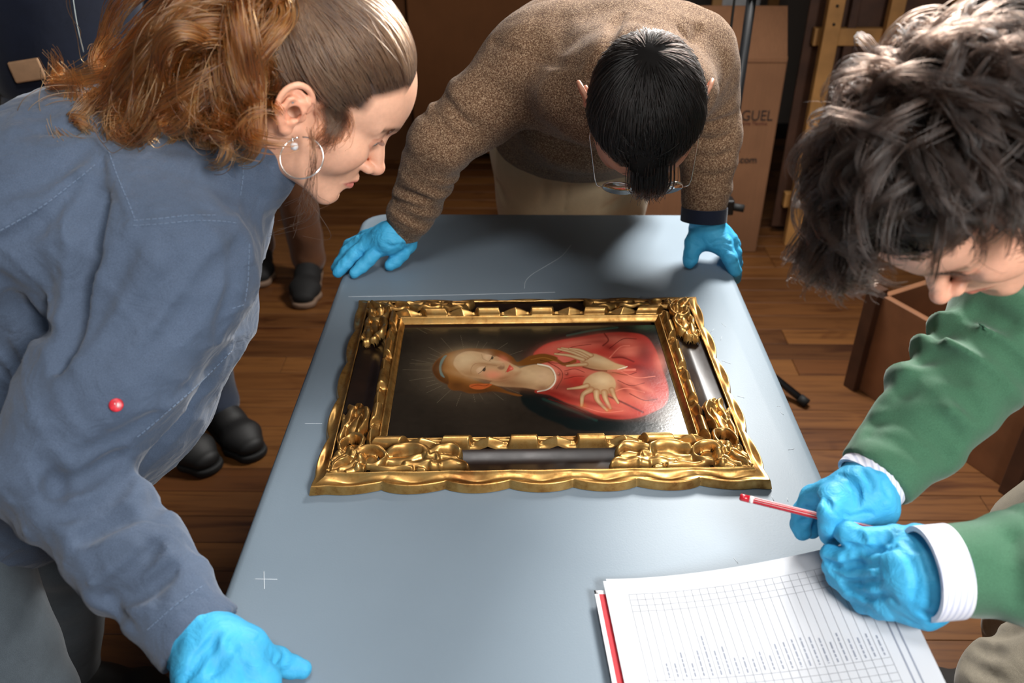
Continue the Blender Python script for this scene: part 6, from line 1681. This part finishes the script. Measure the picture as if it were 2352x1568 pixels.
while len(guides) < 900:
    d = skull_dir(1500, rsl); p, nn = on_skull(d, 0.010); m = l_hairline(p[:, 0], p[:, 1], p[:, 2]) > 0.3
    for q, n_ in zip(p[m], nn[m]):
        if len(guides) >= 900: break
        near = (q[0] < -0.004) and (q[1] > 0.020)          # temple and brow on his left side: short, brushed back
        topw = np.clip((q[2] - 0.03) / 0.06, 0, 1)
        if near:
            fl = np.array([0.5 + 0.3 * rsl.normal(), -0.5 + 0.25 * rsl.normal(), 0.5]); L = rsl.uniform(0.022, 0.040)
        else:
            fl = np.array([0.25 * q[0] / 0.07 + 0.35 * rsl.normal(), 0.45 + 0.25 * rsl.normal() - 0.4 * (q[1] < -0.02), -0.20 + 0.25 * rsl.normal()]); L = rsl.uniform(0.030, 0.048) + topw * rsl.uniform(0.03, 0.06)
        fl = fl - n_ * (fl @ n_) * 0.9; fl /= np.linalg.norm(fl) + 1e-6
        side = np.cross(n_, fl); n = 12; t = np.linspace(0, 1, n)[:, None]
        amp, ph, fr = rsl.uniform(0.003, 0.009), rsl.uniform(0, 6.28), rsl.uniform(0.5, 1.0)
        pd, pn = on_skull(q + fl * L * t - SKULL_C, 0.0)
        G = pd + pn * (0.006 + 0.010 * topw * rsl.rand() + 0.46 * L * np.sin(t * 2.3) * rsl.uniform(0.3, 1.0)) + side * amp * np.sin(2 * math.pi * fr * t + ph) * t + pn * amp * 0.6 * np.cos(2 * math.pi * fr * t + ph) * t
        guides.append(G)
        for k_ in range(17):
            o = rsl.normal(size=3) * 0.0034; w = 0.0010 * np.sin(t * rsl.uniform(3, 9) + rsl.uniform(0, 6)) * rsl.normal(size=3)
            ln = rsl.randint(8, n + 1)
            strands.append(l_world((G + o * (1.0 - 0.45 * t) + w * t)[:ln]))
# curls hanging over the forehead and flyaways
for i in range(64):
    q = np.array([rsl.uniform(-0.012, 0.066), 0.070 + rsl.rand() * 0.02, 0.100 + rsl.normal() * 0.008]); e_ = q + np.array([0.008 + rsl.normal() * 0.012, 0.025 + rsl.rand() * 0.035, -0.004 - rsl.rand() * 0.026])
    G = spline([q, (q + e_) / 2 + [0, 0.020, 0.008], e_], 10)
    for k_ in range(16): strands.append(l_world(G + rsl.normal(size=3) * 0.0035 + 0.002 * np.sin(np.linspace(0, 5, 10))[:, None] * rsl.normal(size=3)))
hair_curves('hair', strands, 0.00042, 0.00014, M_LHAIR, lad)
strands = []
for i in range(110):
    d = skull_dir(1, rsl)[0]
    if d[2] < -0.1: continue
    q, n_ = on_skull(d[None], 0.012); q, n_ = q[0], n_[0]; a = np.cross(n_, rsl.normal(size=3)); c_ = rsl.normal(size=3) * 0.010
    strands.append(l_world(spline([q, q + n_ * 0.012 + a * 0.008, q + n_ * 0.017 + a * 0.018 + c_, q + n_ * 0.014 + a * 0.024 + c_ * 1.8], 12)))
hair_curves('flyaway_hair', strands, 0.00016, 0.00006, M_LHAIR, lad)
bw = []
for sx in (-1, 1):
    for i in range(150):
        t = rsl.rand(); x0 = 0.012 + 0.040 * t; z0 = 0.0340 + 0.003 * math.sin(t * math.pi) + rsl.normal() * 0.0016
        y0 = 0.0945 - 0.30 * max(0, x0 - 0.010) * (0.6 + 7 * x0)
        p0 = np.array([sx * x0, y0, z0]); bw.append(l_world(np.array([p0, p0 + [sx * 0.002, 0.0016, 0.0008], p0 + [sx * 0.0055, 0.0014, 0.0]])))
    for i in range(26):
        a = -0.9 + 1.8 * i / 25; p0 = np.array([sx * (0.0320 + 0.0118 * math.sin(a)), 0.0735 + 0.0130 * math.cos(a), 0.0115])
        dr = np.array([sx * 0.35 * math.sin(a), 0.9, -0.35]); bw.append(l_world(np.array([p0, p0 + dr * 0.0035, p0 + dr * 0.0068])))
hair_curves('brows_and_lashes', bw, 0.00026, 0.00012, M_LHAIR, lad)

# ------------------------------------------------------------------ two bystanders behind the woman
def bystander(root, base, facing, top_mat, leg_mat, shoe_mat, sole_mat, feet, waist_z, hair):
    e = root; f = np.array([math.cos(facing), math.sin(facing), 0]); w = np.array([-f[1], f[0], 0]); b = np.array([base[0], base[1], 0.0])
    T = Field(b + [-0.36, -0.36, waist_z - 0.10], b + [0.36, 0.36, 1.56], 0.009)
    T.loft([b + [0, 0, waist_z - 0.03], b + [0, 0, 1.18], b + [0, 0, 1.38], b + [0, 0, 1.46]], w, [0.175, 0.175, 0.185, 0.12], [0.115, 0.118, 0.115, 0.08], k=0.04)
    for s in (-1, 1):
        sh = b + w * s * 0.19 + [0, 0, 1.40]; el = sh + w * s * 0.05 + [0, 0, -0.29]; wr = el + f * 0.16 + [0, 0, -0.16]
        T.cone(b + w * s * 0.10 + [0, 0, 1.42], sh, 0.07, 0.065, k=0.04); T.cone(sh, el, 0.062, 0.052, k=0.03, fold=folds(0.004, 0.07, s)); T.cone(el, wr, 0.050, 0.040, k=0.012, fold=folds(0.005, 0.05, s + 2))
    T.mesh('pullover', top_mat, e)
    for s in (-1, 1):
        sh = b + w * s * 0.19 + [0, 0, 1.40]; el = sh + w * s * 0.05 + [0, 0, -0.29]; wr = el + f * 0.16 + [0, 0, -0.16]; dn = (wr - el) / np.linalg.norm(wr - el)
        pk = wr + dn * 0.075; fs = [([pk + f * o, pk + f * o * 1.3 + dn * 0.035, pk + f * o * 1.3 + dn * (0.058 + q) - w * s * 0.018], [0.0105, 0.0095, 0.008], 0.005) for o, q in ((-0.028, 0.0), (-0.009, 0.012), (0.010, 0.016), (0.029, 0.008))]
        hf_ = hand_field([([wr - dn * 0.01, wr + dn * 0.02], [0.026, 0.027]), ([wr + dn * 0.02 - f * 0.012, pk - f * 0.016], [0.024, 0.020]), ([wr + dn * 0.02 + f * 0.012, pk + f * 0.016], [0.024, 0.020]), ([wr + dn * 0.02 + f * 0.02, wr + dn * 0.05 + f * 0.045 - w * s * 0.015, wr + dn * 0.085 + f * 0.05 - w * s * 0.022], [0.017, 0.012, 0.009], 0.006)] + fs, h=0.004)
        hm = hf_.mesh('hand', M_SKIN, e); vcol(hm.data, np.tile(np.array(srgb(205, 155, 130)), (len(hm.data.vertices), 1)))
    L = Field(b + [-0.40, -0.40, 0.05], b + [0.40, 0.40, waist_z + 0.04], 0.0075)
    L.loft([b + [0, 0, waist_z], b + [0, 0, 0.84]], w, [0.165, 0.172], [0.105, 0.115], k=0.03)
    for s, (hl, to) in zip((1, -1), feet):
        hl = np.array([hl[0], hl[1], 0.0]); to = np.array([to[0], to[1], 0.0]); fd = (to - hl) / np.linalg.norm(to - hl); an = hl + fd * 0.06 + [0, 0, 0.09]; hp = b + w * s * 0.085 + [0, 0, 0.86]; kn = (an + hp) / 2 + fd * 0.03
        L.cone(hp, kn, 0.092, 0.072, k=0.03); L.cone(kn, an, 0.072, 0.060, k=0.012, fold=folds(0.004, 0.09, s + 1.0))
        shoe(e, hl, to, 0.10, shoe_mat, sole_mat)
    L.mesh('trousers', leg_mat, e)
    R = np.stack([-w, f, np.array([0, 0, 1.0])], 1)
    H_ = head_field((0, -0.02, -0.20), (0.054, 0.06), h=0.004)
    hf = lambda x, y, z: np.clip((z - 0.030 - 0.5 * np.maximum(y, 0)) / 0.01, 0, 1)
    head_mesh('body', H_, b + [0, 0, 1.62] + f * 0.02, R, 1.0, e, srgb(205, 155, 130), hair_col=hair, hair_fn=hf)
    return e
M_NAVY = mat_fabric('navy_wool', srgb(22, 28, 44), 0.95, 0.2, 1200, 0.3)
M_DENIM2 = mat_fabric('dark_denim', srgb(48, 56, 72), 0.9, 0.2, 1600, 0.5)
M_BROWNT = mat_fabric('brown_trousers', srgb(96, 60, 36), 0.9, 0.15, 1500, 0.3)
M_TAUPE = mat_plain('taupe_sole', srgb(120, 96, 78), 0.7)
pA = tag(empty('person', (-1.03, 2.03, 0)), 'bystander in a navy pullover and jeans, cut off at the upper left corner', 'person')
bystander(pA, (-1.03, 2.03), math.radians(-50), M_NAVY, M_DENIM2, M_SHOE, M_RUBBER, [((-0.875, 1.975), (-0.700, 1.790)), ((-1.00, 1.90), (-0.80, 1.735))], 1.00, srgb(30, 22, 18))
# leather patch on the waistband and a thin pale cord
pc = at(62, 162, 1.86)
box_obj('leather_patch', pc, (0.07, 0.006, 0.045), mat_plain('tan_leather', srgb(176, 138, 104), 0.7, bump=0.3, bscale=400), pA, 0.004, Matrix.Rotation(-0.15, 3, 'Y'), 3)
tube_obj('pale_cord', spline([at(160, -60, 1.80), at(176, 50, 1.80), at(192, 120, 1.82)], 12), 0.0009, mat_plain('cord', srgb(170, 180, 180), 0.7), pA, 6)
pB = tag(empty('person', (-0.88, 2.82, 0)), 'bystander in brown trousers and black trainers, mostly hidden behind the woman', 'person')
bystander(pB, (-0.88, 2.84), math.radians(-75), mat_fabric('grey_jumper', srgb(70, 68, 66), 0.95), M_BROWNT, mat_plain('black_mesh_shoe', srgb(14, 13, 13), 0.8), M_TAUPE, [((-0.765, 2.865), (-0.745, 2.590)), ((-0.985, 2.985), (-0.935, 2.745))], 1.0, srgb(40, 28, 20))

# ------------------------------------------------------------------ papers, folder and pencil
A0, B0 = atz(1385, 1336, 0.7535), atz(1962, 1228, 0.835)
D0 = atz(1478, 1590, 0.7530)
su = (B0 - A0) / np.linalg.norm(B0 - A0); du = D0 - A0; du[2] = 0; du /= np.linalg.norm(du)
du = du - su * (du @ su) * 0.6; du /= np.linalg.norm(du)
def sheet_pt(s, t, lift=0.0):
    """point on the sheet: s along the top edge, t down the page (metres); it bows up towards the hand"""
    k = np.clip(s / 0.297, 0, 1.05); r = np.clip(1 - t / 0.30, -0.2, 1)
    hx = A0 + np.array([su[0], su[1], 0]) / math.hypot(su[0], su[1]) * s * 0.975 + du * np.array([1, 1, 0]) * t
    z = 0.7535 + 0.075 * k ** 1.7 * (0.45 + 0.55 * r)
    return np.array([hx[0], hx[1], z + lift])
M_PAPER = mat_plain('white_paper', srgb(204, 207, 212), 0.9, var=0.015, nscale=6)
M_PRINT = mat_plain('printed_grey', srgb(140, 144, 152), 0.9)
M_PRINT2 = mat_plain('printed_text_grey', srgb(140, 146, 160), 0.9)
def sheet(name, s0, s1, t0, t1, lift, mat, label, cat='paper', group=None, thick=0.00025):
    ns, nt = 26, 18
    V = []; 
    for side in (thick, 0.0):
        for s in np.linspace(s0, s1, ns):
            for t in np.linspace(t0, t1, nt): V.append(sheet_pt(s, t, lift + side))
    I = np.arange(ns * nt).reshape(ns, nt); Q = []
    q = np.stack([I[:-1, :-1], I[1:, :-1], I[1:, 1:], I[:-1, 1:]], -1).reshape(-1, 4)
    Q = [q, q[:, ::-1] + ns * nt]
    n = ns * nt
    for e in (I[0, :], I[-1, ::-1], I[::-1, 0], I[:, -1]):
        Q.append(np.stack([e[:-1], e[1:], e[1:] + n, e[:-1] + n], 1))
    o = link(name, np_mesh(name, np.array(V), np.concatenate(Q)), mat)
    o.modifiers.new('edge', 'EDGE_SPLIT').split_angle = math.radians(40)
    tag(o, label, cat, group); return o
top_s = sheet('paper_sheet', 0.0, 0.297, 0.0, 0.30, 0.0012, M_PAPER, 'white sheet printed with a grey table, topmost under the gloved hands')
def strips(name, segs, w, mat):
    V, Q = [], []
    for (sa, ta), (sb_, tb) in segs:
        n = max(2, int(math.hypot(sb_ - sa, tb - ta) / 0.012) + 1)
        dx, dy = sb_ - sa, tb - ta; L = math.hypot(dx, dy); ox, oy = -dy / L * w / 2, dx / L * w / 2
        b = len(V)
        for k in np.linspace(0, 1, n):
            s, t = sa + dx * k, ta + dy * k
            V.append(sheet_pt(s + ox, t + oy, 0.0017)); V.append(sheet_pt(s - ox, t - oy, 0.0017))
        Q += [(b + 2 * i, b + 2 * i + 2, b + 2 * i + 3, b + 2 * i + 1) for i in range(n - 1)]
    o = link(name, np_mesh(name, np.array(V), np.array(Q), False), mat)
    o.parent = top_s; return o
segs = []
cols = np.arange(0.026, 0.268, 0.0088)
for c in cols: segs.append(((c, 0.020), (c, 0.29)))
for r in (0.020, 0.028, 0.036, 0.044, 0.132, 0.140, 0.148, 0.156, 0.164, 0.245, 0.253, 0.261): segs.append(((cols[0], r), (cols[-1], r)))
strips('printed_lines', segs, 0.00042, M_PRINT)
segs = []
rt = random.Random(4)
for i, c in enumerate(cols[2:-1]):
    for t_end in (0.129, 0.242):
        ln = rt.uniform(0.012, 0.034) + (0.03 if i in (5,) else 0)
        t = t_end - ln
        while t < t_end:
            d_ = rt.uniform(0.003, 0.008); segs.append(((c + 0.0044, t), (c + 0.0044, min(t + d_, t_end)))); t += d_ + 0.0012
for c in (0.274, 0.281): segs.append(((c, 0.06), (c, 0.24)))
strips('printed_text', segs, 0.0015, M_PRINT2)
sheet('paper_sheet', 0.004, 0.300, -0.004, 0.296, 0.0004, M_PAPER, 'white sheet lying directly under the printed one')
fo = sheet('red_folder', -0.0075, 0.292, 0.016, 0.33, -0.0022, mat_plain('red_card', srgb(186, 30, 44), 0.6), 'red folder with a pale edge under the sheets', 'folder')
o2 = sheet('folder_edge', -0.0120, -0.0072, 0.011, 0.33, -0.0021, mat_plain('folder_white', srgb(226, 226, 230), 0.7), 'x', 'x')
o3 = sheet('folder_edge', -0.0120, 0.292, 0.011, 0.0163, -0.0021, o2.data.materials[0], 'x', 'x')
for o in (o2, o3):
    for k in ('label', 'category'): del o[k]
    o.parent = fo
# pencil held by the right hand
p0, p1 = atz(1700, 1141, 0.872), atz(1888, 1187, 0.872)
dv = (p1 - p0) / np.linalg.norm(p1 - p0); p2 = p0 + dv * 0.172
pe_ = empty('pencil', p0); tag(pe_, 'red pencil with pale stripes and a red dipped end, held in the blue glove', 'pencil')
M_PRED = mat_plain('pencil_red', srgb(176, 24, 40), 0.25, var=0.05); M_PWHITE = mat_plain('pencil_white', srgb(232, 224, 222), 0.3, var=0.03)
body = tube_obj('barrel', [p0 + dv * 0.014, p1, p2 - dv * 0.02], 0.0037, M_PRED, pe_, 6); body.data.polygons.foreach_set('use_smooth', np.full(len(body.data.polygons), False))
tube_obj('dipped_end', [p0 - dv * 0.0005, p0 + dv * 0.001, p0 + dv * 0.010], [0.0028, 0.0039, 0.0039], M_PRED, pe_, 14)
tube_obj('white_band', [p0 + dv * 0.010, p0 + dv * 0.014], 0.0040, M_PWHITE, pe_, 14)
tube_obj('sharpened_tip', [p2 - dv * 0.02, p2 - dv * 0.003], [0.0037, 0.0009], M_WOOD, pe_, 12)
up_ = (CAM - p0) / np.linalg.norm(CAM - p0); sd_ = np.cross(dv, up_)
for k_ in (-0.9, 0.15):
    o_ = sd_ * math.sin(k_) * 0.0036 + up_ * math.cos(k_) * 0.0034
    tube_obj('stripe', [p0 + dv * 0.0145 + o_, p2 - dv * 0.025 + o_], 0.00032, M_PWHITE, pe_, 6)
